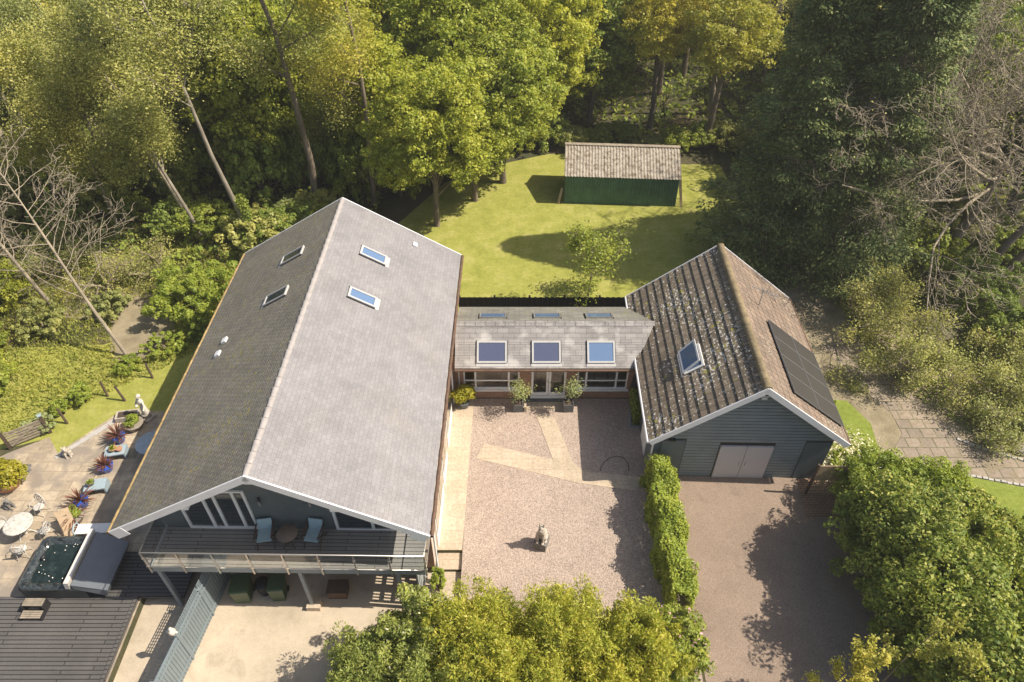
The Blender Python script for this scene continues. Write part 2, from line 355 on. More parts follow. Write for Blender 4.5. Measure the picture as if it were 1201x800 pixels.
M['leaf_silver'] = leafm('silver_olive_leaf', [(0.34, 0.38, 0.16), (0.44, 0.46, 0.22), (0.27, 0.32, 0.11)], .3, .5, .1)
M['petal_pink'] = leafm('pink_petal', [(.62, .32, .42), (.75, .5, .6)], .3, .6, .1)
M['petal_white'] = leafm('white_petal', [(.75, .72, .62), (.85, .8, .7), (.6, .58, .4)], .3, .6, .1)
M['cream'] = plain('cream_figure', (.60, .54, .46), .85, .2, 9, .3)
M['manhole'] = plain('grating', (.18, .16, .12), .7, .3, 20)

# ---------------------------------------------------------------- foliage machinery (numpy)
def nrm(a): return a / np.maximum(np.linalg.norm(a, axis=1, keepdims=True), 1e-9)
def leaf_obj(name, C, N, size, aspect, mat, parent=None, rng=None, along=None, jitter=.6, extra=None):
    """one rhombus-shaped leaf per row of C, facing roughly N; `along` gives the leaf's long axis"""
    rng = rng or np.random.default_rng(1); n = len(C)
    Nn = nrm(N + rng.normal(0, jitter, (n, 3)))
    T = nrm(np.cross(Nn, rng.normal(0, 1, (n, 3)))) if along is None else nrm(along + rng.normal(0, .25, (n, 3)))
    B = nrm(np.cross(Nn, T)); s = size * (.5 + 1.15 * rng.random((n, 1)) ** 1.4)
    L = T * s * .5; W = B * s * .5 * aspect
    up = Nn * s * .08
    V = np.stack([C - L, C + W + up - L * .1, C + L, C - W + up - L * .1], 1).reshape(-1, 3)
    me = bpy.data.meshes.new(name); me.vertices.add(n * 4); me.vertices.foreach_set('co', V.astype(np.float32).ravel())
    me.loops.add(n * 4); me.loops.foreach_set('vertex_index', np.arange(n * 4, dtype=np.int32))
    me.polygons.add(n); me.polygons.foreach_set('loop_start', np.arange(0, n * 4, 4, dtype=np.int32))
    me.polygons.foreach_set('loop_total', np.full(n, 4, dtype=np.int32))
    mats = mat if isinstance(mat, (list, tuple)) else [mat]
    for m in mats: me.materials.append(m)
    if extra is not None: me.polygons.foreach_set('material_index', extra.astype(np.int32))
    me.update(calc_edges=True); me.validate()
    o = bpy.data.objects.new(name, me); col.objects.link(o)
    if parent: o.parent = parent
    return o
def blobs(rng, centers, radii, per, flat=.8, core=.55):
    """leaves spread over the outer part of many small clumps"""
    k = np.repeat(np.arange(len(centers)), per)
    d = nrm(rng.normal(0, 1, (len(k), 3))); d[:, 2] = np.abs(d[:, 2]) * np.where(rng.random(len(k)) < .25, -1, 1)
    rr = radii[k][:, None] * (core + (1 - core) * rng.random((len(k), 1)) ** .6)
    C = centers[k] + d * rr * np.array([1, 1, flat])
    return C, d
def crown_centers(rng, n, rx, rz, z0, shell=.45, low=-.6, lobes=5, amp=.25):
    d = nrm(rng.normal(0, 1, (n * 3, 3))); d = d[d[:, 2] > low][:n]
    lb = nrm(rng.normal(0, 1, (lobes, 3)))
    bump = 1 + amp * (np.max(d @ lb.T, axis=1) - .7) * 2
    w1, w2 = rng.uniform(2, 4, 3), rng.uniform(0, 6, 3)
    bump = bump * (1 + .16 * np.sin(d[:, 0] * w1[0] * 2 + w2[0]) * np.sin(d[:, 1] * w1[1] * 2 + w2[1]) + .12 * np.sin(d[:, 2] * w1[2] * 2 + w2[2]))
    r = (shell + (1 - shell) * rng.random(len(d)) ** .5) * np.minimum(bump, 1.18) * rng.uniform(.85, 1.05, len(d))
    return d * r[:, None] * np.array([rx, rx, rz]) + np.array([0, 0, z0])

def branches(rng, base, direction, length, r0, depth, spread=.7, n_child=5, wob=.16, lift=.05, out=None, tips=None, child_len=.55, start=.3, taper=.35):
    if out is None: out = []; tips = []
    steps = max(3, int(5 if depth > 0 else 3)); p = np.array(base, float); d = np.array(direction, float); d /= np.linalg.norm(d)
    pts = [p.copy()]; rad = [r0]
    for i in range(steps):
        d = d + rng.normal(0, wob, 3) + np.array([0, 0, lift]); d /= np.linalg.norm(d)
        p = p + d * length / steps; pts.append(p.copy()); rad.append(max(r0 * (1 - (1 - taper) * (i + 1) / steps), .006))
    out.append((pts, rad, depth))
    if depth == 0: tips.append(pts[-1]); tips.append(pts[-2])
    else:
        for c in range(n_child):
            t = start + (1 - start) * (c + rng.random()) / n_child; i = min(int(t * steps), steps - 1); f = t * steps - i
            q = pts[i] * (1 - f) + pts[i + 1] * f; dd = pts[i + 1] - pts[i]; dd /= np.linalg.norm(dd)
            sd_ = rng.normal(0, 1, 3); sd_ -= dd * sd_.dot(dd); sd_ /= np.linalg.norm(sd_)
            nd = dd * (1 - spread * .6) + sd_ * spread
            branches(rng, q, nd, length * child_len * rng.uniform(.7, 1.2) * (1.15 - .5 * t), r0 * (1 - (1 - taper) * t) * .55, depth - 1, spread, n_child, wob * 1.25, lift, out, tips, child_len, .25, taper)
    return out, tips
def branch_obj(name, polys, mat, parent=None, minr=.0):
    V = []; F = []; base = 0
    for pts, rad, dep in polys:
        n = 8 if dep >= 3 else (5 if dep == 2 else 3)
        P = np.array(pts); ang = np.arange(n) * 2 * math.pi / n
        for i in range(len(P)):
            d = P[min(i + 1, len(P) - 1)] - P[max(i - 1, 0)]; d = d / (np.linalg.norm(d) + 1e-9)
            a = np.cross(d, [0, 0, 1.] if abs(d[2]) < .9 else [1., 0, 0]); a /= np.linalg.norm(a); b = np.cross(d, a)
            V.append(P[i] + max(rad[i], minr) * (np.cos(ang)[:, None] * a + np.sin(ang)[:, None] * b))
        for i in range(len(P) - 1):
            for k in range(n):
                F.append((base + i * n + k, base + i * n + (k + 1) % n, base + (i + 1) * n + (k + 1) % n, base + (i + 1) * n + k))
        base += len(P) * n
    me = bpy.data.meshes.new(name); me.from_pydata(np.concatenate(V).tolist(), [], F); me.materials.append(mat)
    me.polygons.foreach_set('use_smooth', [True] * len(F)); me.update()
    o = bpy.data.objects.new(name, me); col.objects.link(o)
    if parent: o.parent = parent
    return o

# ================================================================ THE SETTING
YX0, YX1, YY1 = -13.79, -1.96, 13.97         # sunken yard in front of the big house
def ground_z(x, y):
    if YX0 < x < YX1 and y < YY1: return -.32
    if -2.93 < x < YX1 and y < 14.7: return -.17
    far = max(0, y - 48); n = .25 * math.sin(x * .21 + 1) * math.cos(y * .17)
    w = min(1, max(0, (y - 46) / 10)) + min(1, max(0, (-x - 26) / 8)) + min(1, max(0, (x - 24) / 8))
    return -.004 + min(w, 1) * (n + .1)
xs = sorted(set([round(v, 2) for v in np.linspace(-150, 150, 76)] + [YX0 - .01, YX0 + .01, YX1 - .01, YX1 + .01, -2.94, -2.92]))
ys = sorted(set([round(v, 2) for v in np.linspace(-60, 220, 71)] + [YY1 - .01, YY1 + .01, 14.69, 14.71]))
g = MB(); g.grid([[(x, y, ground_z(x, y)) for x in xs] for y in ys], 0, False)
gr = g.build('ground', M['ground']); tag(gr, kind='structure')
def sheet(name, poly, z, mat, thick=0):
    b = MB(); b.face([(x, y, z) for x, y in poly])
    if thick:
        n = len(poly)
        for i in range(n):
            (x0, y0), (x1, y1) = poly[i], poly[(i + 1) % n]
            b.face([(x0, y0, z - thick), (x1, y1, z - thick), (x1, y1, z), (x0, y0, z)])
    return tag(b.build(name, mat), kind='structure')
sheet('back_lawn', [(-8, 27.9), (14.6, 27.9), (15.5, 34), (14.6, 45.5), (9, 47), (2.5, 46.5), (-1, 45), (-4.6, 42.5), (-8, 36)], .004, M['lawn'])
sheet('side_lawn', [(-30, 17.6), (-22.1, 19.9), (-20.9, 20.35), (-20.1, 19.4), (-18.3, 21.95), (-12.5, 21.95), (-12.5, 31), (-16, 30), (-21, 26.5), (-30, 26)], .004, M['lawn'])
sheet('bare_bank', [(-20.2, 25.4), (-18.6, 25.2), (-17.6, 26.6), (-17.9, 28.6), (-19.8, 30.5), (-22.5, 31.5), (-25, 30.5), (-24, 28.6), (-21.5, 28.3)], .010, M['earth'])
sheet('patio', [(-25, 4), (-13.8, 4), (-13.8, 13.0), (-12.3, 14.0), (-12.3, 21.95), (-18.3, 21.95), (-20.1, 19.5), (-20.9, 20.4), (-22.3, 19.5), (-25, 17)], .012, M['flags'])
sheet('patio_edging', [(-20.15, 19.3), (-20.0, 19.15), (-17.9, 21.65), (-18.0, 21.99)], .03, M['kerb'])
sheet('concrete_yard', [(-13.78, -8), (-1.97, -8), (-1.97, 13.96), (-13.78, 13.96)], -.30, M['concrete'])
g = MB(); g.box(-2.93, -1.97, 13.985, 14.69, -.33, -.15); g.box(-2.93, -1.97, 13.2, 13.96, -.33, -.285)
tag(g.build('steps', M['sandstone']), kind='structure')
sheet('courtyard_gravel', [(-1.94, 4), (6.6, 4), (6.5, 12), (6.2, 18.25), (5.9, 22.75), (-1.94, 22.75)], .008, M['gravel'])
sheet('house_path', [(-2.94, 14.72), (-1.96, 14.72), (-1.80, 22.75), (-2.85, 22.75)], .03, M['sandstone'], .03)
g = MB()
def slab(poly, z0, z1): 
    g.face([(x, y, z1) for x, y in poly])
    for i in range(len(poly)):
        a, b_ = poly[i], poly[(i + 1) % len(poly)]; g.face([(*a, z0), (*b_, z0), (*b_, z1), (*a, z1)])
slab([(-1.57, 19.2), (2.78, 17.91), (2.3, 18.9), (1.8, 19.13), (-1.26, 20.05)], 0, .022)
slab([(1.8, 19.13), (2.3, 18.9), (2.68, 18.92), (1.96, 21.6), (1.1, 21.75)], 0, .0235)
slab([(2.78, 17.91), (5.2, 17.5), (5.6, 18.2), (3.17, 18.5), (2.68, 18.92), (2.3, 18.9)], 0, .0215)
slab([(.2, 22.74), (2.6, 22.74), (2.6, 22.02), (.2, 22.02)], 0, .0245)
tag(g.build('courtyard_path', M['sandstone']), kind='structure')
sheet('driveway', [(6.62, -8), (16.5, -8), (16.5, 10), (15, 18.2), (6.95, 18.28), (6.62, 12)], .010, M['drive'])
sheet('bare_earth', [(13.9, 17.0), (24.5, 17.3), (24, 21), (22, 27), (19.5, 33), (16, 34), (14.0, 28)], .004, M['earth'])
sheet('stone_path', [(15.9, 26.4), (17.0, 26.8), (19.2, 22.8), (20.3, 20.4), (22.6, 18.95), (26.5, 17.9), (26.5, 16.7), (22, 17.75), (19.9, 18.3), (18, 18.45), (16.6, 18.25), (16.9, 19.6), (17.7, 20.6), (17.7, 21.8), (16.8, 23.6)], .016, M['crazy'])
sheet('small_lawn_patch', [(14.4, 22.8), (15.9, 22.6), (16.5, 21.2), (16.3, 19.7), (15.8, 19.0), (14.9, 20.4)], .012, M['lawn_side'])
sheet('garden_lawn', [(15.2, 13), (26, 12.4), (26, 16.6), (22, 17.6), (19.9, 18.15), (18, 18.3), (16.7, 18.1), (15.2, 17.2)], .012, M['lawn_side'])
sheet('pebble_bed', [(13.5, 19.6), (14.9, 20.5), (16.1, 18.3), (15.0, 17.2), (13.4, 17.3)], .014, gravel('pale_pebbles', (.50, .44, .34), 9., .5, .8, .15))
# raised dark decking by the tub
g = MB(); g.box(-26, -14.0, 8.0, 12.72, 0, .14); tag(g.build('lower_decking', M['deck_tan']), kind='structure')
g = MB(); g.box(-17.9, -12.2, 12.73, 14.6, 0, .09); tag(g.build('upper_decking', M['deck_tan']), kind='structure')
g = MB(); g.bar((-13.93, 8, .09), (-13.93, 12.72, .09), .12, .2); tag(g.build('decking_edge_board', M['deck_tan']), kind='structure')

# ================================================================ ROOF TOOLS
def slope_fn(x_ridge, z_ridge, x_eave, z_eave):
    """(along, down, proud) -> point; the ridge runs along local y"""
    L = math.hypot(x_eave - x_ridge, z_eave - z_ridge); sx = (x_eave - x_ridge) / L; sz = (z_eave - z_ridge) / L
    nx, nz = (-sz, sx) if sx > 0 else (sz, -sx)
    return (lambda a, d, h=0: (x_ridge + sx * d + nx * h, a, z_ridge + sz * d + nz * h)), L
def courses(b, fn, L, a0, a1, n, lip, m=0, under=.12):
    """overlapping courses: every course is a real step standing `lip` proud of the one below"""
    s = L / n
    for i in range(n):
        d0, d1 = i * s, (i + 1) * s
        q = [fn(a0, d0, 0), fn(a0, d1, lip), fn(a1, d1, lip), fn(a1, d0, 0)]
        r = [fn(a0, d1, lip), fn(a0, d1, 0), fn(a1, d1, 0), fn(a1, d1, lip)]
        if Vector(q[1]).x < Vector(q[0]).x: q = q[::-1]; r = r[::-1]
        b.face(q, m); b.face(r, m)
    b.face([fn(a0, 0, -under), fn(a0, L, -under), fn(a1, L, -under), fn(a1, 0, -under)], m)
    b.face([fn(a0, 0, 0), fn(a0, L, 0), fn(a0, L, -under), fn(a0, 0, -under)], m)
    b.face([fn(a1, 0, 0), fn(a1, L, 0), fn(a1, L, -under), fn(a1, 0, -under)], m)
    b.face([fn(a0, L, 0), fn(a1, L, 0), fn(a1, L, -under), fn(a0, L, -under)], m)
def skylight(fn, a, d, w, h, parent, frame_mat, glass_mat, proud=.10, fw=.09, open_=0, label=None):
    f = MB(); F = lambda x, y, z: fn(x, y, z)
    f.box(a, a + w, d, d + fw, -.02, proud, 0, F); f.box(a, a + w, d + h - fw, d + h, -.02, proud, 0, F)
    f.box(a, a + fw, d + fw, d + h - fw, -.02, proud, 0, F); f.box(a + w - fw, a + w, d + fw, d + h - fw, -.02, proud, 0, F)
    f.box(a - .03, a + w + .03, d + h + .002, d + h + .16, -.02, .012 + proud * .2, 0, F)      # flashing apron
    f.box(a - .03, a - .002, d - .03, d + h, -.02, proud * .5, 1, F); f.box(a + w + .002, a + w + .03, d - .03, d + h, -.02, proud * .5, 1, F)
    o = f.build('skylight', [frame_mat, M['black']], parent)
    gl = MB(); gl.box(a + fw, a + w - fw, d + fw, d + h - fw, 0, proud * .7, 0, F); gl.build('glass', glass_mat, o)
    if label: o['label'] = label
    return o
def ridge(b, x, z, a0, a1, step=.45, r=.15, m=0):
    n = int((a1 - a0) / step); s = (a1 - a0) / n
    for i in range(n):
        rows = []
        for a in (a0 + i * s, a0 + (i + 1) * s - .03):
            k = .02 if a > a0 + i * s else 0
            rows.append([(x + (r + k) * math.cos(t) * 1.1, a, z - .07 + (r + k) * math.sin(t)) for t in np.linspace(-.15, math.pi + .15, 9)])
        b.grid(rows, m, True)
        b.face(rows[1], m); b.face(rows[0][::-1], m)

# ================================================================ THE BIG HOUSE
HO = (-7.93, 12.6, 0); HR = R(-.8)
house = empty('house', HO, HR, 'large detached house with a long grey tiled gable roof, front balcony and glazed gable end', 'house')
RZ, EZ = 7.78, 4.65; XL, XR = -5.22, 5.24; D = 15.35
fL, LL = slope_fn(0, RZ, XL, EZ); fR, LR = slope_fn(0, RZ, XR, EZ)
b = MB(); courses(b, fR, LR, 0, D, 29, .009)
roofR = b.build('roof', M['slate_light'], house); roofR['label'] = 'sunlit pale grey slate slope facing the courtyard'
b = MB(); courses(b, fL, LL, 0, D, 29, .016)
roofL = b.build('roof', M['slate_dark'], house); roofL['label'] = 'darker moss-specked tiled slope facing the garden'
b = MB(); ridge(b, 0, RZ + .01, 0, D, .45, .085); b.build('ridge_tiles', M['ridge_pale'], house)
for (a, d_) in ((12.05, 1.42), (9.2, 1.42)):
    skylight(fR, a, d_, .62, 1.2, roofR, M['skyframe'], M['glass_sky'])
for (a, d_) in ((12.0, 1.42), (9.25, 1.42)):
    skylight(fL, a, d_, .62, 1.2, roofL, M['skyframe'], M['glass'], .10, .05)
for a, d_ in ((8.05, 4.25), (7.3, 4.3)):
    v = MB(); v.box(a, a + .28, d_, d_ + .22, 0, .09, 0, lambda x, y, z: fL(x, y, z)); v.box(a + .02, a + .26, d_ + .22, d_ + .3, 0, .03, 0, lambda x, y, z: fL(x, y, z)); v.build('roof_vent', M['white_paint'], roofL)
v = MB(); v.box(14.3, 14.55, 3.65, 3.85, 0, .1, 0, lambda x, y, z: fR(x, y, z)); v.build('roof_vent', M['white_paint'], roofR)
# bargeboards and gutters
for fn, L in ((fL, LL), (fR, LR)):
    b = MB(); b.box(-.05, -.002, 0, L + .02, -.24, .03, 0, lambda x, y, z: fn(x, y, z)); b.box(-.06, -.051, L - .55, L + .02, -.40, .03, 0, lambda x, y, z: fn(x, y, z))
    b.build('bargeboard', M['white_paint'], house)
    b = MB(); b.box(D + .002, D + .05, 0, L + .02, -.24, .03, 0, lambda x, y, z: fn(x, y, z)); b.build('bargeboard', M['white_paint'], house)
for x, s, mt in ((XL, -1, 'mossy'), (XR, 1, 'gutter')):
    b = MB(); rows = []
    for a in np.linspace(-.02, D + .02, 60):
        w = .008 * math.sin(a * 7)
        rows.append([(x + s * (.07 + .07 * math.cos(t)) + w, a, EZ - .06 + .06 * math.sin(t)) for t in np.linspace(0, 2 * math.pi, 9)[:-1]])
    b.grid(rows, 0, True, True); b.build('gutter', M[mt], house)
# walls: shell of the house
WX0, WX1, WY0, WY1 = -4.88, 4.95, 1.45, 15.0
def roof_under(x): return RZ - abs(x) * (RZ - EZ) / 5.23 - .16
b = MB()
b.face([(WX1, WY0, -.34), (WX1, WY1, -.34), (WX1, WY1, roof_under(WX1)), (WX1, WY0, roof_under(WX1))])
b.build('side_wall', tiles('pinkish_brick', (.60, .47, .37), (.55, .42, .33), .225, .075, (.58, .5, .42), .01, .5, .9, .1, bump=.2), house)
b = MB()
b.face([(WX0, WY1, -.34), (WX0, WY0, -.34), (WX0, WY0, roof_under(WX0)), (WX0, WY1, roof_under(WX0))])
b.face([(WX1, WY1, -.34), (WX0, WY1, -.34), (WX0, WY1, roof_under(WX0)), (0, WY1, roof_under(0)), (WX1, WY1, roof_under(WX1))])
b.face([(WX0, WY0, -.34), (WX1, WY0, -.34), (WX1, WY0, 2.5), (WX0, WY0, 2.5)])
b.build('wall', M['brick'], house)
b = MB(); b.face([(WX0, WY0, 2.5), (WX1, WY0, 2.5), (WX1, WY0, roof_under(WX1)), (0, WY0, roof_under(0)), (WX0, WY0, roof_under(WX0))])
b.build('gable_wall', M['gable_grey'], house)
b = MB(); b.face([fL(.0, 0, -.17), fL(WY0, 0, -.17), fL(WY0, LL, -.17), fL(0, LL, -.17)]); b.face([fR(.0, 0, -.17), fR(WY0, 0, -.17), fR(WY0, LR, -.17), fR(0, LR, -.17)])
b.build('soffit', M['white_paint'], house)
for x in (-2.35, .0, 2.35):
    b = MB(); b.box(x - .12, x + .12, -.02, WY0, roof_under(x) - .26, roof_under(x) - .04 if x else roof_under(x) - .1)
    b.build('purlin', M['white_paint'], house)
# gable glazing with raking heads
def raked(pts, parent, name='gable_window', fw=.07, mull=()):
    """frame along a polygon in the gable plane plus a pane behind"""
    b = MB(); y1 = WY0 - .004; y0 = WY0 - .075; c = (sum(p[0] for p in pts) / len(pts), sum(p[1] for p in pts) / len(pts))
    n = len(pts)
    for i in range(n):
        (xa, za), (xb, zb) = pts[i], pts[(i + 1) % n]
        ins = lambda x, z: (x + (c[0] - x) / max(abs(c[0] - x), abs(c[1] - z), .2) * fw * 1.3, z + (c[1] - z) / max(abs(c[0] - x), abs(c[1] - z), .2) * fw * 1.3)
        (xc, zc), (xd, zd) = ins(xb, zb), ins(xa, za)
        b.hexa([(xa, y0, za), (xb, y0, zb), (xc, y0, zc), (xd, y0, zd), (xa, y1, za), (xb, y1, zb), (xc, y1, zc), (xd, y1, zd)])
    for (x, z0, z1) in mull: b.box(x - .05, x + .05, y0 + .006, y1, z0, z1)
    o = b.build(name, M['upvc'], parent)
    p = MB(); p.face([(x, WY0 - .02, z) for x, z in pts]); p.build('pane', M['glass'], o)
    return o
ru = lambda x: roof_under(x) - .12
raked([(-3.65, 2.68), (-1.2, 2.68), (-1.2, 4.95), (-1.55, 4.97), (-2.1, min(4.95, ru(-2.1))), (-3.65, ru(-3.65))], house, 'sliding_door', mull=((-2.72, 2.7, ru(-2.72)), (-2.32, 2.7, 4.9), (-1.62, 2.7, 4.93)))
raked([(1.62, 2.68), (4.35, 2.68), (4.35, 2.75), (1.62, 4.3)], house, mull=((2.95, 2.7, 3.45),))
for x in (-.78, .95):
    b = MB(); b.box(x - .04, x + .04, WY0 - .09, WY0 - .004, 4.35, 4.55, 0); b.tube([(x, WY0 - .09, 4.2), (x, WY0 - .09, 4.4)], .04, 8, 1); b.build('wall_light', [M['dark_metal'], M['ridge_pale']], house)
for y0, y1, z1 in ((7.2, 9.35, 2.3), (5.1, 6.6, 2.3), (2.3, 4.9, 2.4)):
    b = MB(); b.box(WX1 + .003, WX1 + .07, y0, y1, 0.03, z1, 0); b.box(WX1 + .071, WX1 + .09, y0 + .1, (y0 + y1) / 2 - .03, .9, z1 - .12, 1); b.box(WX1 + .071, WX1 + .09, (y0 + y1) / 2 + .03, y1 - .1, .9, z1 - .12, 1)
    b.build('side_door', [M['render_white'], M['glass']], house)
b = MB(); b.tube([(WX1 + .12, 1.4, EZ - .2), (WX1 + .12, 1.4, -.1)], .04, 8); b.build('drainpipe', M['white_paint'], house)
b = MB(); b.tube([(WX1 + .10, 9.9, EZ - .2), (WX1 + .10, 9.9, 0)], .045, 8); b.build('drainpipe', M['white_paint'], house)
# balcony
b = MB(); b.box(-4.5, 4.93, -.12, WY0 - .003, 2.5, 2.65); bal = b.build('balcony', M['deck_grey'], house)
b = MB(); b.box(-4.52, 4.95, -.16, -.125, 2.38, 2.66); b.box(-4.54, -4.503, -.16, WY0, 2.38, 2.66); b.build('fascia', M['post_grey'], bal)
HB = 3.68
b = MB(); b.tube([(-4.53, WY0, HB), (-4.53, -.2, HB), (5.0, -.2, HB), (5.0, WY0 - .1, HB)], .028, 8); b.build('handrail', M['steel'], bal)
b = MB(); b.tube([(-4.53, WY0, 2.75), (-4.53, -.2, 2.75), (5.0, -.2, 2.75), (5.0, WY0 - .1, 2.75)], .018, 8); b.build('lower_rail', M['steel'], bal)
px_ = [-4.53 + i * 1.19 for i in range(9)]
for x in px_[:8] + [5.0]:
    b = MB(); b.bar((x, -.2, 2.4), (x, -.2, HB), .05, .05); b.box(x - .05, x + .05, -.24, -.17, 3.3, 3.35); b.box(x - .05, x + .05, -.24, -.17, 2.8, 2.85); b.build('balustrade_post', M['steel'], bal)
for i in range(8):
    x1 = px_[i + 1] if i < 7 else 5.0
    b = MB(); b.face([(px_[i] + .06, -.2, 2.78), (x1 - .06, -.2, 2.78), (x1 - .06, -.2, 3.62), (px_[i] + .06, -.2, 3.62)]); b.build('glass_panel', M['balustrade'], bal)
b = MB(); b.face([(-4.53, WY0 - .1, 2.78), (-4.53, -.12, 2.78), (-4.53, -.12, 3.62), (-4.53, WY0 - .1, 3.62)]); b.build('glass_panel', M['balustrade_side'], bal)
b = MB(); b.face([(5.0, -.12, 2.78), (5.0, WY0 - .2, 2.78), (5.0, WY0 - .2, 3.62), (5.0, -.12, 3.62)]); b.build('glass_panel', M['balustrade_side'], bal)
for x, mt in ((-4.42, 0), (.52, 0), (3.95, 0)):
    b = MB(); b.bar((x, -.02, -.3), (x, -.02, 2.42), .13, .13, 0)
    if x == .52: b.box(x - .2, x + .3, -.22, .12, -.3, -.05, 1)
    b.build('support_post', [M['post_grey'], M['sandstone']], bal)
b = MB()
for y0, y1 in ((.05, .16), (.22, .28), (.34, .40), (.46, .80), (.86, .92), (.98, 1.04), (1.10, 1.40)): b.box(4.55, 4.60, y0, y1, -.3, 2.45)
for z0, z1 in ((-.3, .1), (.45, .62), (.97, 1.14), (1.49, 1.66), (2.0, 2.45)):
    for y0, y1 in ((.161, .219), (.281, .339), (.401, .459), (.801, .859), (.921, .979), (1.041, 1.099)): b.box(4.553, 4.597, y0, y1, z0, z1)
b.build('light_slit_screen', M['post_grey'], bal)  # added screen, its slits shaped to throw light patches on the yard

# ================================================================ THE GLAZED LINK BUILDING
link = empty('link_building', (1.6, 22.8, 0), 0, 'low brick link building with slate roof joining the big house to the garage', 'link building')
def lf(name, b, mats): return b.build(name, mats, link)
LX0, LXe, LXr = -4.15, 3.88, 4.85         # local x of roof: left end, right end at eave, right end at ridge
EY, EZ2, RY, RZ2 = -.6, 2.6, 1.12, 3.83
LS = math.hypot(RY - EY, RZ2 - EZ2); sy_, sz_ = (EY - RY) / LS, (EZ2 - RZ2) / LS
fF = lambda a, d, h=0: (a, RY + sy_ * d - sz_ * -h * 0 + (-(-sz_)) * h * 0 + sz_ * h, RZ2 + sz_ * d + (-sy_) * h)
b = MB(); n = 9
for i in range(n):
    d0, d1 = LS * i / n, LS * (i + 1) / n
    xa = LXr + (LXe - LXr) * d0 / LS; xb = LXr + (LXe - LXr) * d1 / LS
    b.face([fF(LX0, d0), fF(LX0, d1, .01), fF(xb, d1, .01), fF(xa, d0)])
    b.face([fF(LX0, d1, .01), fF(LX0, d1), fF(xb, d1), fF(xb, d1, .01)])
b.face([fF(LX0, LS), fF(LX0, LS, -.12), fF(LXe, LS, -.12), fF(LXe, LS)])
b.face([fF(LXe, LS, 0), fF(LXr, 0, 0), fF(LXr, 0, -.3), fF(LXe, LS, -.3)])
roofF = lf('roof', b, M['slate_link']); roofF['label'] = 'pale grey slate slope with three skylights above the glazing'
BY, BZ = 3.45, 2.75
LB = math.hypot(BY - RY, RZ2 - BZ); ub, wb = (BY - RY) / LB, (BZ - RZ2) / LB
fB = lambda a, d, h=0: (a, RY + ub * d - wb * h, RZ2 + wb * d + ub * h)
b = MB(); b.face([fB(LX0, 0), fB(LXr, 0), fB(LXe, LB), fB(LX0, LB)][::-1]); b.face([fB(LX0, LB), fB(LXe, LB), fB(LXe, LB, -.15), fB(LX0, LB, -.15)])
roofB = lf('roof', b, M['slate_back']); roofB['label'] = 'mossy rear slope of the link roof'
b = MB()
nn = 20
for i in range(nn):
    x0 = LX0 + (LXr - LX0) * i / nn; x1 = LX0 + (LXr - LX0) * (i + 1) / nn - .02
    b.face([(x0, RY - .17, RZ2 - .08), (x1, RY - .17, RZ2 - .08), (x1, RY, RZ2 + .06), (x0, RY, RZ2 + .06)]); b.face([(x0, RY, RZ2 + .06), (x1, RY, RZ2 + .06), (x1, RY + .17, RZ2 - .08), (x0, RY + .17, RZ2 - .08)])
    b.face([(x1, RY - .17, RZ2 - .08), (x1, RY, RZ2 + .06), (x1, RY + .17, RZ2 - .08)])
lf('ridge_tiles', b, M['slate_link'])
for i, (x0, x1) in enumerate(((-3.17, -1.83), (-.71, .58), (1.76, 3.0))):
    d0 = .88
    skylight(fF, x0, d0, x1 - x0, 1.0, roofF, M['skyframe'], M['glass_sky'] if i == 2 else M['glass_mid'], .09, .08, label=('skylight nearest the big house', 'middle skylight', 'skylight nearest the garage')[i])
for x0 in (-3.1, -.6, 1.8): skylight(fB, x0, .55, 1.25, .7, roofB, M['slate_back'], M['glass_sky'], .08, .06)
b = MB(); b.face([(LXe - .02, EY + .3, 1.0), (4.4, EY + .3, 1.0), (4.45, EY + .55, 3.2), (LXe + .3, EY + .55, 3.2)]); lf('flashing', b, M['dark_metal'])
b = MB(); b.tube([(LX0, EY - .06, EZ2 - .08), (LXe + .15, EY - .06, EZ2 - .08)], .06, 8); lf('gutter', b, M['gutter'])
b = MB(); b.box(LX0, LXe + .3, EY + .02, EY + .06, EZ2 - .22, EZ2 - .10); lf('fascia', b, M['white_paint'])
# brick front with real openings: list of (x0,x1,z0,z1) openings
ops = [(-3.85, -1.25, .62, 2.3), (-.70, .92, .18, 2.3), (1.42, 3.98 - .2, .62, 2.3)]
b = MB(); cur = -4.35
for (x0, x1, z0, z1) in ops:
    b.box(cur, x0, 0, .25, 0, 2.5)
    if z0 > .3: b.box(x0, x1, 0, .25, 0, z0 - .002)
    b.box(x0, x1, 0, .25, z1 + .002, 2.5); cur = x1
b.box(cur, 4.35, 0, .25, 0, 2.5); b.box(-4.35, 4.35, 2.6, 2.8, 0, 2.6)
lf('wall', b, M['brick'])
b = MB(); b.box(-4.35, 4.35, .26, 2.6, .05, .08); lf('floor', b, M['wood_tan'])
def window(name, x0, x1, z0, z1, mulls, trans, parent, sill=True, glass='glass_warm'):
    b = MB(); w = .07; Y0, Y1 = .03, .11
    b.box(x0, x0 + w, Y0, Y1, z0, z1); b.box(x1 - w, x1, Y0, Y1, z0, z1); b.box(x0 + w, x1 - w, Y0, Y1, z0, z0 + w); b.box(x0 + w, x1 - w, Y0, Y1, z1 - w, z1)
    for m_ in mulls: b.box(m_ - w * .6, m_ + w * .6, Y0 + .003, Y1, z0 + w, z1 - w)
    if trans: b.box(x0 + w, x1 - w, Y0 + .006, Y1, trans - .035, trans + .035)
    if sill: b.box(x0 - .08, x1 + .08, -.10, Y0 - .003, z0 - .06, z0 + .0)
    o = lf(name, b, M['upvc']); p = MB(); p.face([(x0 + w, .07, z0 + w), (x1 - w, .07, z0 + w), (x1 - w, .07, z1 - w), (x0 + w, .07, z1 - w)]); p.build('pane', M['balustrade'], o); return o
window('window', -3.85, -1.25, .62, 2.3, (-3.3, -1.75), 1.15, link)
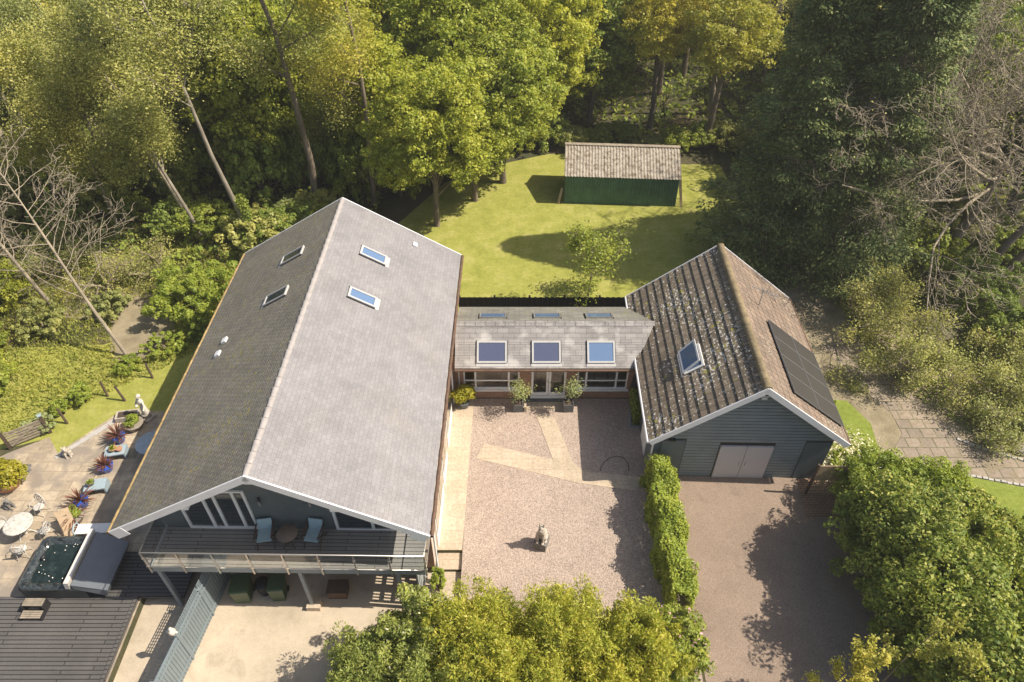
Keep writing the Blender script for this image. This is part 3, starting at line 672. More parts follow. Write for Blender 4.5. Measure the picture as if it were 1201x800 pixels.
window('window', 1.42, 3.78, .62, 2.3, (1.85, 3.25), 1.15, link)
b = MB()
for x0, x1 in ((-.70, .10), (.12, .92)):
    w = .1
    b.box(x0, x0 + w, .02, .1, .18, 2.3); b.box(x1 - w, x1, .02, .1, .18, 2.3); b.box(x0 + w, x1 - w, .02, .1, .18, .36); b.box(x0 + w, x1 - w, .02, .1, 2.2, 2.3)
b.box(-.75, .97, -.12, .015, .10, .17)
o = lf('french_doors', b, M['upvc']); p = MB(); p.face([(-.6, .05, .36), (.0, .05, .36), (.0, .05, 2.2), (-.6, .05, 2.2)]); p.face([(.22, .05, .36), (.82, .05, .36), (.82, .05, 2.2), (.22, .05, 2.2)]); p.build('pane', M['balustrade'], o)
b = MB(); b.tube([(.06, -.0, 1.2), (.06, -.02, 1.05)], .015, 6); b.build('handle', M['steel'], o)
b = MB(); b.box(-.9, 1.1, -.28, -.125, 0, .10); lf('door_step', b, M['lead'])
for x in (-4.05, 4.1):
    b = MB(); b.tube([(x, EY - .02, EZ2 - .15), (x, -.05, 2.2), (x, -.05, 0)], .035, 8); lf('drainpipe', b, M['white_paint'])
# furniture seen through the panes
tb = empty('dining_table', (.9, 24.1, .08), 0, 'long tan table inside the link building, seen through the glazing', 'table')
b = MB(); b.box(-1.6, 1.6, -.45, .45, .70, .75); b.build('table_top', M['wood_tan'], tb)
for x in (-1.4, 1.4):
    for y in (-.35, .35):
        b = MB(); b.box(x - .04, x + .04, y - .04, y + .04, 0, .70); b.build('leg', M['wood_tan'], tb)
for i in range(3):
    s_ = empty('cabinet', (3.6 + i * .62, 23.5, .08), 0, 'pale low cabinet, %s of three behind the right-hand link window' % ('leftmost', 'middle', 'rightmost')[i], 'cabinet', 'low cabinets inside the link')
    b = MB(); b.box(-.27, .27, -.2, .2, 0, .8); b.build('carcass', M['white_paint'], s_)
    b = MB(); b.box(-.25, .25, -.215, -.202, .05, .75); b.build('door', M['upvc'], s_)

# ================================================================ THE GARAGE
GO = (9.42, 17.78, 0); GR = R(-1.1)
gar = empty('garage', GO, GR, 'blue-grey clad garage with lichen-covered tiled roof, solar panels and pale double doors', 'garage')
GZ, GEZ, GX, GD = 6.0, 2.85, 3.95, 9.05
gL, GLL = slope_fn(0, GZ, -GX, GEZ); gR, _ = slope_fn(0, GZ, GX, GEZ)
b = MB(); courses(b, gL, GLL, 0, GD, 13, .045); roofGL = b.build('roof', M['tile_old'], gar); roofGL['label'] = 'lichen-spotted tiled slope facing the courtyard'
b = MB(); courses(b, gR, GLL, 0, GD, 13, .03); roofGR = b.build('roof', M['tile_lit'], gar); roofGR['label'] = 'brown sunlit tiled slope carrying the solar panels'
b = MB(); ridge(b, 0, GZ + .04, 0, GD, .42, .14); b.build('ridge_tiles', M['ridge_old'], gar)
for fn in (gL, gR):
    for a0, a1 in ((-.05, -.002), (GD + .002, GD + .05)):
        b = MB(); b.box(a0, a1, 0, GLL + .02, -.20, .05, 0, lambda x, y, z: fn(x, y, z)); b.build('bargeboard', M['white_paint'], gar)
for s in (-1, 1):
    b = MB(); b.tube([(s * (GX + .06), -.02, GEZ - .04), (s * (GX + .06), GD, GEZ - .04)], .06, 8); b.build('gutter', M['white_paint'] if s < 0 else M['gutter'], gar)
gu = lambda x: GZ - abs(x) * (GZ - GEZ) / GX - .14
WG = 3.62; GY0 = .48; GY1 = GD - .3
b = MB()
b.face([(-WG, GY1, 0), (-WG, GY0, 0), (-WG, GY0, gu(WG)), (-WG, GY1, gu(WG))]); b.face([(WG, GY0, 0), (WG, GY1, 0), (WG, GY1, gu(WG)), (WG, GY0, gu(WG))])
b.face([(WG, GY1, 0), (-WG, GY1, 0), (-WG, GY1, gu(WG)), (0, GY1, gu(0)), (WG, GY1, gu(WG))])
b.face([(-WG, GY0, 0), (WG, GY0, 0), (WG, GY0, gu(WG)), (0, GY0, gu(0)), (-WG, GY0, gu(WG))])
b.build('wall', M['siding_flat'], gar)
# shiplap boards on the gable front, flat, with grooves darkened by a black sheet behind
b = MB(); bh = .19; z = 0.02
while z < gu(0) - .05:
    zt = min(z + bh, gu(0) - .02)
    hw = lambda zz: min(WG, (GZ - .14 - zz) * GX / (GZ - GEZ))
    segs = [(-hw(zt), hw(zt))]
    if z < 2.42: segs = [(-2.32, -.93), (1.33, 2.5)] if z < 2.12 else [(-2.32, 2.5)]
    for x0, x1 in segs:
        if x1 - x0 > .02:
            b.box(x0, x1, GY0 - .02, GY0 - .0045, z + .012, zt - .018)
    z += bh
b.build('shiplap', M['siding'], gar)
b = MB(); b.face([(-2.33, GY0 - .003, .02), (2.5, GY0 - .003, .02), (2.5, GY0 - .003, 2.42), (WG - .02, GY0 - .003, 2.42), (WG - .02, GY0 - .003, gu(WG) - .02), (0, GY0 - .003, gu(0) - .02), (-WG + .02, GY0 - .003, gu(WG) - .02), (-WG + .02, GY0 - .003, 2.42), (-2.33, GY0 - .003, 2.42)]); b.build('groove_shade_sheet', M['black'], gar)  # black sheet stands in for the shade between the boards
b = MB(); b.box(-3.3, -2.36, GY0 - .06, GY0 - .003, .03, 2.4); o = b.build('door', M['siding_flat'], gar); o['label'] = 'plain blue-grey side door left of the double doors'
b = MB(); b.box(2.55, 3.55, GY0 - .06, GY0 - .003, .03, 2.4); o = b.build('door', M['siding_flat'], gar); o['label'] = 'plain blue-grey panel at the right-hand corner'
for x0, x1 in ((-.88, .19), (.21, 1.28)):
    b = MB(); b.box(x0, x1, GY0 - .09, GY0 - .003, .03, 2.1)
    o = b.build('garage_door', plain('pale_lilac_door', (.50, .47, .48), .5, .04, 1.), gar)
    b = MB(); cx_ = x1 - .12 if x0 < 0 else x0 + .12; b.tube([(cx_, GY0 - .10, 1.15), (cx_, GY0 - .15, 1.12), (cx_, GY0 - .15, .95), (cx_, GY0 - .10, .92)], .018, 6); b.build('handle', M['steel'], o)
b = MB(); b.box(-3.0, -2.8, GY0 - .16, GY0 - .005, 2.46, 2.54); b.build('floodlight', M['black'], gar)
b = MB(); b.box(.05, .25, GY0 - .16, GY0 - .04, 5.05, 5.15, 0); b.box(-.0, .3, GY0 - .14, GY0 - .12, 5.16, 5.22, 0); b.build('floodlight', M['upvc'], gar)
b = MB(); b.tube([(-WG - .05, GY0 - .1, GEZ - .15), (-WG - .05, GY0 - .1, 0)], .04, 8); b.build('drainpipe', M['white_paint'], gar)
b = MB(); b.box(-WG - .05, -WG - .003, 1.5, 2.6, .05, 2.05); o = b.build('door', M['render_white'], gar); o['label'] = 'white door in the left side wall'
# skylight, top-hung and standing open
fr = skylight(gL, 2.45, 2.1, 1.3, .9, roofGL, M['upvc'], M['glass_sky'], .09, .09)
sash = MB(); A, Dn = 2.47, 2.12
hg = lambda x, y, z: gL(A + x, Dn + y, .12 + (y) * -.0 + z + (.26 - y * .28))
sash.box(0, 1.26, 0, .08, 0, .05, 0, hg); sash.box(0, 1.26, .83, .91, 0, .05, 0, hg); sash.box(0, .08, .08, .83, 0, .05, 0, hg); sash.box(1.18, 1.26, .08, .83, 0, .05, 0, hg)
sash.box(.08, 1.18, .08, .83, .015, .03, 1, hg)
sash.build('open_sash', [M['upvc'], M['glass_sky']], fr)
# solar panels: two columns of four
for c in range(2):
    for r_ in range(4):
        a0, d0 = .80 + r_ * 1.06, 1.75 + c * 1.62
        b = MB(); fn = lambda x, y, z: gR(x, y, z)
        b.box(a0, a0 + 1.03, d0, d0 + 1.58, .10, .135, 0, fn)
        b.box(a0 - .002, a0 + 1.032, d0 - .01, d0 - .001, .09, .142, 1, fn); b.box(a0 - .002, a0 + 1.032, d0 + 1.581, d0 + 1.59, .09, .142, 1, fn)
        b.box(a0 + 1.0305, a0 + 1.04, d0, d0 + 1.58, .09, .142, 1, fn); b.box(a0 - .01, a0 - .0005, d0, d0 + 1.58, .09, .142, 1, fn)
        b.box(a0 + .3, a0 + .34, d0 - .06, d0 + 1.62, .0, .09, 2, fn)
        b.build('solar_panel', [M['solar'], M['alu'], M['black']], roofGR)
b = MB(); q0 = gR(5.9, 1.6, 0); b.tube([q0, (q0[0], q0[1], q0[2] + .9)], .02, 6); q = (q0[0], q0[1], q0[2] + .85); b.tube([(q[0] - .4, q[1] + .3, q[2]), (q[0] + .5, q[1] - .4, q[2])], .014, 5)
for k in range(5):
    t_ = k / 4; cx_, cy_ = q[0] - .35 + .8 * t_, q[1] + .27 - .62 * t_; b.tube([(cx_ - .14, cy_ - .18, q[2]), (cx_ + .14, cy_ + .18, q[2])], .008, 4)
b.build('aerial', M['alu'], gar)
bed = empty('wall_planting_bed', (5.72, 20.95, 0), 0, 'narrow bed with a green climber against the left side wall of the garage', 'planting bed')
b = MB(); b.bar((-.35, -.0, .05), (.1, -.0, .05), .08, .12); b.bar((-.35, 0, .05), (-.05, 1.75, .05), .08, .12); b.build('edging', M['post_grey'], bed)
rng = np.random.default_rng(5)
C = np.stack([rng.uniform(-.2, .12, 1500), rng.uniform(.1, 1.7, 1500), rng.uniform(.05, 1.1, 1500)], 1); leaf_obj('foliage', C, np.tile([-.8, -.2, .6], (1500, 1)), .10, .6, M['leaf_mid'], bed, rng)

# ================================================================ THE GREEN SHED
sh = empty('shed', (7.0, 39.8, 0), R(-3.5), 'green corrugated metal shed with a rusty pale roof standing on the back lawn', 'shed')
SW, SD, SH0, SH1 = 7.2, 3.0, 2.05, 2.75
def corr(b, p0, du, dv, n, amp, nv, ax, m=0):
    k = 4; rows = []
    for i in range(n * k + 1):
        o_ = amp * math.sin(2 * math.pi * i / k)
        rows.append([Vector(p0) + Vector(du) * (i / (n * k)) + Vector(dv) * (j / nv) + Vector(ax) * o_ for j in range(nv + 1)])
    b.grid(rows, m, True)
b = MB(); corr(b, (-SW / 2, 0, 0), (SW, 0, 0), (0, 0, SH0), 42, .03, 1, (0, 1, 0)); b.build('front_wall', M['shed_green'], sh)
b = MB()
b.face([(-SW / 2, 2.9, 0), (-SW / 2, 0.04, 0), (-SW / 2, 0.04, SH0 - .02), (-SW / 2, 1.5, SH1), (-SW / 2, 2.9, SH0)])
b.face([(SW / 2, 0.04, 0), (SW / 2, 2.9, 0), (SW / 2, 2.9, SH0), (SW / 2, 1.5, SH1), (SW / 2, 0.04, SH0 - .02)])
b.face([(SW / 2, 2.9, 0), (-SW / 2, 2.9, 0), (-SW / 2, 2.9, SH0), (SW / 2, 2.9, SH0)])
b.build('wall', M['shed_green'], sh)
b = MB(); corr(b, (-SW / 2 - .08, -.16, SH0 + .0), (SW + .16, 0, 0), (0, 2.35, 1.02), 38, .035, 3, (0, -.4, .9)); b.face([(-SW / 2 - .08, 2.15, SH0 + 1.0), (SW / 2 + .08, 2.15, SH0 + 1.0), (SW / 2 + .08, 3.4, SH0 + .5), (-SW / 2 - .08, 3.4, SH0 + .5)])
b.build('roof', M['shed_roof'], sh)
b = MB(); b.box(-SW / 2 - .1, SW / 2 + .1, 2.05, 2.35, SH0 + .99, SH0 + 1.04); b.build('ridge_cap', M['wood_grey'], sh)
for nm, x0, y0, tilt, lab in (('plank', 10.62, 39.5, .35, 'pale plank leaning on the right end of the green shed'), ('plank', 3.3, 39.9, -.3, 'thin board leaning on the left end of the green shed')):
    b = MB(); b.bar((x0 + tilt, y0, 0), (x0 + .05 * (1 if tilt > 0 else -1), y0 + .3, 1.9 if tilt > 0 else 1.0), .16, .04)
    if tilt > 0: b.bar((x0 + .5, y0 + 1.0, 0), (x0 + .2, y0 + 1.1, 1.5), .14, .05)
    o = b.build(nm, M['wood_tan']); tag(o, lab, 'plank')

# ================================================================ FENCES
fn_ = empty('black_fence', (-2.7, 28.0, 0), 0, 'black close-boarded fence behind the link building, at the edge of the back lawn', 'fence')
b = MB()
for i in range(64):
    x = i * .142; b.box(x, x + .1405, 0 + (i % 2) * .012, .02 + (i % 2) * .012, .02, 1.9 + .01 * math.sin(i * 3.1))
b.build('boards', M['fence_black'], fn_)
for i in range(6):
    b = MB(); b.box(i * 1.8 - .05, i * 1.8 + .05, .04, .14, 0, 1.95); b.build('post', M['fence_black'], fn_)
# grey-blue screen fence between the yard and the tub terrace
scr = empty('screen_fence', (-10.85, 12.9, -.3), 0, 'grey-blue boarded screen fence with lattice top at the edge of the yard', 'fence')
P0 = Vector((0, .9, 0)); dirv = Vector((-.135, -1, 0)).normalized()
for i in range(4):
    a_ = P0 + dirv * (i * 1.62); c_ = a_ + dirv * 1.55; top = 1.78 if i < 2 else 1.75
    b = MB(); nb = 12
    for k in range(nb):
        s0 = a_ + dirv * (1.55 * k / nb); s1 = a_ + dirv * (1.55 * (k + .93) / nb); b.bar((s0 + s1) / 2 + Vector((0, 0, .02)), (s0 + s1) / 2 + Vector((0, 0, top)), .025, .125)
    b.bar(a_ + Vector((.03, 0, .3)), c_ + Vector((.03, 0, .3)), .03, .08); b.bar(a_ + Vector((.03, 0, top - .2)), c_ + Vector((.03, 0, top - .2)), .03, .08)
    b.bar(a_ + Vector((0, 0, top + .02)), c_ + Vector((0, 0, top + .02)), .07, .04)
    b.build('panel', M['screen'], scr)
    b = MB(); b.bar(c_ + dirv * .035 + Vector((0, 0, 0)), c_ + dirv * .035 + Vector((0, 0, 1.92)), .09, .09); b.bar(c_ + dirv * .035 + Vector((-.07, 0, 1.94)), c_ + dirv * .035 + Vector((.07, 0, 1.94)), .14, .04); b.build('post', M['screen'], scr)
    if i < 2:
        b = MB()
        for k in range(14):
            q = a_ + dirv * (.06 + 1.5 * k / 13); b.bar(q + Vector((0, 0, top + .04)), q + Vector((0, 0, top + .36)), .02, .03)
        for k in range(4): b.bar(a_ + Vector((0, 0, top + .06 + k * .1)), c_ + Vector((0, 0, top + .06 + k * .1)), .02, .03)
        b.build('lattice', M['screen'], scr)
# ornament on the post
q = Vector((-10.85, 12.9, -.3)) + P0 + dirv * (2 * 1.62 - .03); b = MB()
b.lathe([(.05, q.z + 1.97), (.09, q.z + 2.02), (.13, q.z + 2.12), (.10, q.z + 2.24), (.05, q.z + 2.3), (.06, q.z + 2.36), (.001, q.z + 2.42)], q.x - .05, q.y, 12); b.ball((q.x - .15, q.y, q.z + 2.14), (.1, .05, .06)); b.ball((q.x + .04, q.y, q.z + 2.1), (.1, .05, .06))
tag(b.build('post_ornament', M['cream']), 'small pale pink ornament sitting on a post of the grey-blue screen fence', 'ornament')
tg = empty('timber_gate', (12.35, 17.35, 0), 0, 'brown timber gate with a lower half shaped as lattice light on the ground, between the garage corner and the big shrub bank', 'gate')
b = MB()
for k in range(7): b.box(.02, 1.35, 0, .03, .95 + k * .14, 1.07 + k * .14)
b.box(.64, .70, -.03, -.003, .9, 1.95); b.build('boards', M['wood_tan'], tg)
b = MB()
for k in range(9): b.box(.03 + k * .16, .06 + k * .16, 0, .02, .1, .92)
for k in range(4): b.box(.02, 1.35, -.022, -.002, .12 + k * .24, .15 + k * .24)
b.build('lattice', M['wood_tan'], tg)  # lower bars stand in for lattice light falling on the paving
for x in (-.06, 1.37):
    b = MB(); b.box(x, x + .08, -.03, .06, 0, 2.0); b.build('post', M['wood_dark'], tg)
pv = sheet('brick_apron', [(12.0, 16.2), (14.2, 16.2), (14.2, 18.1), (12.2, 18.1)], .02, tiles('brown_brick_paving', (.32, .2, .13), (.25, .155, .10), .22, .11, (.1, .07, .05), .012, .5, .9, .15))

# ================================================================ TERRACE: TUB, FURNITURE, POTS
ht = empty('hot_tub', (-16.75, 13.7, 0), 0, 'dark square hot tub with bubbling water and its grey cover folded open', 'hot tub')
# shell with a real basin
TX0, TX1, TY0, TY1, TZ = -1.22, 1.15, -1.05, 1.05, .92
b = MB(); b.box(TX0, TX1, TY0, TY1, .0, TZ - .42)
for q in ((TX0, TX1, TY0, TY0 + .04), (TX0, TX1, TY1 - .04, TY1), (TX0, TX0 + .04, TY0 + .041, TY1 - .041), (TX1 - .04, TX1, TY0 + .041, TY1 - .041)): b.box(*q, TZ - .419, TZ - .05)
b.build('cabinet', M['tub'], ht, .03)
b = MB()
def rr(x0, x1, y0, y1, r, z, n=5):
    out = []
    for cx_, cy_, a0 in ((x1 - r, y0 + r, -90), (x1 - r, y1 - r, 0), (x0 + r, y1 - r, 90), (x0 + r, y0 + r, 180)):
        for k in range(n + 1):
            a = R(a0 + 90 * k / n); out.append((cx_ + r * math.cos(a), cy_ + r * math.sin(a), z))
    return out
e = .06
rows = [rr(TX0 - .04, TX1 + .04, TY0 - .04, TY1 + .04, .28, TZ - .14), rr(TX0 - .04, TX1 + .04, TY0 - .04, TY1 + .04, .28, TZ), rr(TX0 + .05, TX1 - .05, TY0 + .05, TY1 - .05, .26, TZ + .03),
        rr(TX0 + .2, TX1 - .2, TY0 + .2, TY1 - .2, .24, TZ), rr(TX0 + .3, TX1 - .3, TY0 + .3, TY1 - .3, .22, TZ - .25), rr(TX0 + .42, TX1 - .42, TY0 + .42, TY1 - .42, .2, TZ - .38)]
b.grid(rows, 0, True, True); b.face(rows[-1]); b.build('shell', M['acrylic'], ht)
b = MB(); b.face(rr(TX0 + .24, TX1 - .24, TY0 + .24, TY1 - .24, .23, TZ - .12)); b.build('water', M['water'], ht)
for x, y in ((-.98, -.9), (-.85, .2), (-.5, .93), (.35, .93), (-.98, .75), (-.4, -.93), (.15, -.9)):
    p = MB(); p.ball((x, y, TZ + .03), (.13, .07, .05), tilt=(0, 0, 0 if abs(y) > .85 else 1.57)); p.build('headrest', M['black'], ht)
# jets and fittings
rj = random.Random(3)
for k in range(26):
    a = rj.uniform(0, 6.283); q = rj.uniform(.72, 1.0); x, y = .88 * q * math.cos(a) - .03, .78 * q * math.sin(a)
    p = MB(); p.ball((x, y, TZ - .10 + .1 * (q - .72)), rj.uniform(.016, .034), n=8); p.build('jet', M['steel'], ht)
# folded cover: standing half leaning on the right side, pale hinge strip
b = MB(); b.hexa([(.60, -1.12, TZ + .05), (.76, -1.12, TZ + .05), (.76, 1.12, TZ + .05), (.60, 1.12, TZ + .05), (.68, -1.12, TZ + .46), (.85, -1.12, TZ + .46), (.85, 1.12, TZ + .46), (.68, 1.12, TZ + .46)])
b.build('cover_strip', M['cover_edge'], ht, .02)
b = MB(); b.hexa([(.87, -1.1, TZ + .02), (1.85, -1.05, .35), (1.85, 1.05, .35), (.87, 1.1, TZ + .02), (.87, -1.1, TZ + .29), (1.95, -1.0, .66), (1.95, 1.0, .66), (.87, 1.1, TZ + .29)])
b.build('cover', M['cover'], ht, .08)
st = empty('tub_steps', (-17.35, 12.15, .14), 0, 'two-tread plastic steps standing in front of the hot tub on the dark decking', 'steps')
for k, (y0, z0) in enumerate(((.0, .44), (-.36, .22))):
    b = MB()
    for q in range(4): b.box(-.36, .36, y0 + q * .075, y0 + q * .075 + .062, z0 - .04, z0)
    b.build('tread', M['wood_grey'], st)
for x in (-.39, .36):
    b = MB(); b.box(x, x + .03, -.36, -.05, 0, .19); b.box(x, x + .03, -.05, .30, 0, .41); b.build('side_frame', M['black'], st)
bn = empty('towel_bench', (-16.3, 15.35, 0), R(3), 'white bench with curled arms behind the hot tub, at the patio edge', 'bench')
b = MB(); b.box(-.85, .85, -.22, .22, .52, .58); b.build('seat', M['render_white'], bn)
for x in (-.9, .82):
    b = MB(); b.tube([(x + .04, -.22, .5), (x + .04, -.2, .72), (x + .04, 0, .82), (x + .04, .2, .72), (x + .04, .22, .5)], .03, 8); b.build('arm', M['pale_blue'], bn)
    for y in (-.18, .18):
        b = MB(); b.box(x + .01, x + .07, y - .03, y + .03, 0, .52); b.build('leg', M['render_white'], bn)
dc = empty('folding_chair', (-17.55, 15.45, 0), R(35), 'slatted tan reclining chair beside the white bench behind the hot tub', 'chair')
b = MB(); b.hexa([(-.25, -.5, .35), (.25, -.5, .35), (.25, .1, .30), (-.25, .1, .30), (-.25, -.5, .38), (.25, -.5, .38), (.25, .1, .33), (-.25, .1, .33)]); b.build('seat', M['wood_tan'], dc)
b = MB(); b.hexa([(-.25, .1, .32), (.25, .1, .32), (.25, .6, .95), (-.25, .6, .95), (-.25, .08, .34), (.25, .08, .34), (.25, .58, .97), (-.25, .58, .97)]); b.build('backrest', M['wood_tan'], dc)
for s in (-1, 1):
    b = MB(); b.bar((s * .27, -.5, 0), (s * .27, .3, .6), .03, .04); b.build('leg', M['wood_dark'], dc)
    b = MB(); b.bar((s * .27, .35, 0), (s * .27, -.3, .58), .03, .04); b.build('leg', M['wood_dark'], dc)
# bistro set
tb = empty('bistro_table', (-19.45, 15.45, 0), .3, 'round cream cast-metal table on the patio beside the hot tub', 'table')
b = MB(); b.lathe([(.001, .70), (.50, .70), (.54, .715), (.54, .735), (.50, .745), (.14, .742), (.001, .742)], n=28); b.build('table_top', M['cast'], tb)
b = MB(); b.lathe([(.07, .05), (.035, .3), (.05, .5), (.03, .7)], n=10)
for k in range(3):
    a = k * 2.094; b.tube([(0, 0, .25), (.22 * math.cos(a), .22 * math.sin(a), .2), (.36 * math.cos(a), .36 * math.sin(a), .0)], .022, 6)
b.build('pedestal', M['cast'], tb)
def cast_chair(x, y, rz, label):
    c = empty('garden_chair', (x, y, 0), rz, label, 'chair', 'cast-metal chairs round the patio table')
    b = MB(); b.lathe([(.001, .43), (.2, .43), (.22, .445), (.2, .46), (.001, .46)], n=16); b.build('seat', M['cast'], c)
    b = MB(); b.tube([(-.2, .16, .45), (-.21, .2, .75), (-.1, .24, .92), (0, .25, .96), (.1, .24, .92), (.21, .2, .75), (.2, .16, .45)], .02, 6)
    for x_ in (-.12, -.04, .04, .12): b.tube([(x_, .19, .46), (x_ * 1.2, .22, .7), (x_ * .6, .245, .93)], .012, 5)
    for z_ in (.6, .78): b.tube([(-.2, .19, z_), (0, .235, z_), (.2, .19, z_)], .012, 5)
    b.build('backrest', M['cast'], c)
    for s in (-1, 1):
        b = MB(); b.tube([(s * .2, .14, .66), (s * .25, -.05, .66), (s * .23, -.16, .6), (s * .2, -.16, .45)], .015, 6); b.build('armrest', M['cast'], c)
    for s in (-1, 1):
        for q in (-1, 1):
            b = MB(); b.tube([(s * .14, q * .14, .44), (s * .18, q * .17, .2), (s * .21, q * .22, 0)], .016, 6); b.build('leg', M['cast'], c)
cast_chair(-18.5, 15.35, R(-95), 'cream garden chair between the round patio table and the hot tub')
cast_chair(-19.25, 16.45, R(-12), 'cream garden chair on the garden side of the round patio table')
cast_chair(-20.4, 15.6, R(80), 'cream garden chair at the left of the round patio table, by the photo edge')
cast_chair(-19.0, 14.5, R(195), 'cream garden chair on the near side of the round patio table')
# shaded table by the house wall
rt = empty('side_table', (-15.75, 19.55, 0), 0, 'round pale blue-grey table half hidden under the big house eaves', 'table')
b = MB(); b.lathe([(.001, .66), (.62, .66), (.66, .69), (.62, .72), (.001, .72)], n=28); b.build('table_top', plain('pale_blue_top', (.34, .39, .43), .6, .2, 9), rt)
b = MB(); b.lathe([(.3, 0), (.08, .08), (.06, .6), (.2, .66)], n=12); b.build('pedestal', M['dark_metal'], rt)
b = MB(); b.box(-17.1, -16.55, 19.2, 19.75, .013, .022); tag(b.build('drain_grate', M['manhole']), 'small square drain grating set in the patio near the shaded table', 'drain grate')
def sword_plant(parent, z, n, L, seed, mat, w=.05):
    rng = np.random.default_rng(seed); b = MB()
    for k in range(n):
        a = rng.uniform(0, 6.283); el = rng.uniform(.15, 1.35); l = L * rng.uniform(.7, 1.1)
        d = Vector((math.cos(a) * math.cos(el), math.sin(a) * math.cos(el), math.sin(el))); s = Vector((-math.sin(a), math.cos(a), 0)) * w * .5
        p0 = Vector((0, 0, z)); p1 = p0 + d * l * .55; p2 = p0 + d * l + Vector((0, 0, -.18 * l * math.cos(el)))
        b.face([p0 - s * .5, p0 + s * .5, p1 + s, p1 - s]); b.face([p1 - s, p1 + s, p2])
    return b.build('leaves', mat, parent)
def pot(parent, prof, mat, n=20, soil=True):
    b = MB(); b.lathe(prof, n=n); b.build('pot', mat, parent)
    if soil: s = MB(); s.lathe([(.001, prof[-1][1] - .03), (prof[-1][0] - .005, prof[-1][1] - .03)], n=n); s.build('soil', M['soil'], parent)
def bush(parent, rx, rz, z0, n, size, mat, seed, nb=14, asp=.5, flat=.8, name='foliage'):
    rng = np.random.default_rng(seed); c = crown_centers(rng, nb, rx * .75, rz * .75, z0, .3); C, Nn = blobs(rng, c, np.full(len(c), min(rx, rz) * .5), max(1, n // len(c)), flat)
    return leaf_obj(name, C, Nn + np.array([0, 0, .4]), size, asp, mat, parent, rng)
bl = [(.14, 0), (.17, .04), (.25, .25), (.27, .38), (.30, .42), (.28, .43)]
blq = [(.20, 0), (.22, .04), (.30, .28), (.33, .34), (.31, .35)]
for i, (x, y, prof, lab) in enumerate(((-17.55, 20.15, bl, 'topmost of three blue glazed pots, holding a large purple sword-leaved plant'), (-17.5, 18.6, blq, 'middle wide blue pot with a low reddish sword plant, between two grey stands'), (-17.7, 16.75, bl, 'blue glazed pot with purple sword plant nearest the hot tub'))):
    p = empty('blue_pot_plant', (x, y, 0), i, lab, 'potted plant', 'purple sword plants in blue pots'); pot(p, prof, M['blue_glaze']); sword_plant(p, prof[-1][1] - .02, 60, .78 if i != 1 else .6, i + 3, M['leaf_purple'])
for i, (x, y, lab) in enumerate(((-17.35, 19.35, 'pale grey-blue stand with a terracotta pot, the one further from the hot tub'), (-17.45, 17.55, 'pale grey-blue stand holding a small green succulent, the one nearer the hot tub'))):
    p = empty('plant_stand', (x, y, 0), R(12), lab, 'plant stand', 'grey-blue plant stands'); b = MB()
    b.box(-.42, .42, -.28, .28, .34, .40)
    for q in (-.42, .36): b.box(q, q + .06, -.28, .28, 0, .339)
    b.build('stand', M['pale_blue'], p)
for i, (x, y, m_) in enumerate(((-17.4, 19.35, 'terracotta'), (-17.6, 17.55, 'lead'))):
    p = empty('small_pot_plant', (x, y, .40), 0, ('terracotta pot with a green succulent on the further grey-blue stand', 'dark bowl with a pale green succulent on the nearer grey-blue stand')[i], 'potted plant')
    pot(p, [(.1, 0), (.17, .14), (.18, .16), (.165, .165)], M[m_], 14)
    if i == 0: q = MB(); q.lathe([(.09, 0), (.14, .14), (.13, .15)], .26, 0, 12); q.build('spare_pot', M['terracotta'], p)
    sword_plant(p, .14, 40, .22, 9 + i, M['leaf_hedge'], .06)
for i, (x, y, lab) in enumerate(((-17.2, 20.95, 'round grey-brown pot with clipped yellow-green ball beside the stone figure'), (-17.75, 16.05, 'grey-brown pot with yellow-green ball shrub right behind the white bench'))):
    p = empty('ball_shrub_pot', (x, y, 0), 0, lab, 'potted plant', 'yellow-green ball shrubs in round pots'); pot(p, [(.22, 0), (.32, .08), (.40, .30), (.43, .34), (.40, .35)], M['urn'], 24); bush(p, .36, .30, .5, 2600, .07, M['leaf_hedge'], 31 + i, 18)
    if i == 1: sword_plant(p, .34, 26, .9, 77, M['leaf_purple'])
p = empty('yellow_pot_shrub', (-21.3, 17.75, 0), 0, 'wide terracotta pot with bright yellow shrub at the left edge of the patio', 'potted plant'); pot(p, [(.3, 0), (.45, .1), (.52, .34), (.55, .38), (.5, .39)], M['terracotta'], 24); bush(p, .85, .75, .9, 4200, .13, M['leaf_yellow'], 41, 26)
p = empty('stone_urn', (-20.9, 18.5, 0), 0, 'small dark stone bowl standing beside the yellow shrub pot', 'bowl'); pot(p, [(.15, 0), (.1, .08), (.2, .2), (.24, .26), (.22, .27)], M['stone_dark'])
p = empty('stone_trough', (-17.75, 21.55, 0), R(10), 'low stone trough of soil at the corner of the patio beside the stone figure', 'trough'); b = MB()
for q in ((-.5, .5, -.25, -.19), (-.5, .5, .19, .25), (-.5, -.44, -.189, .189), (.44, .5, -.189, .189)): b.box(*q, 0, .28)
b.build('basin', M['stone'], p); b = MB(); b.box(-.438, .438, -.188, .188, .1, .22); b.build('soil', M['soil'], p)
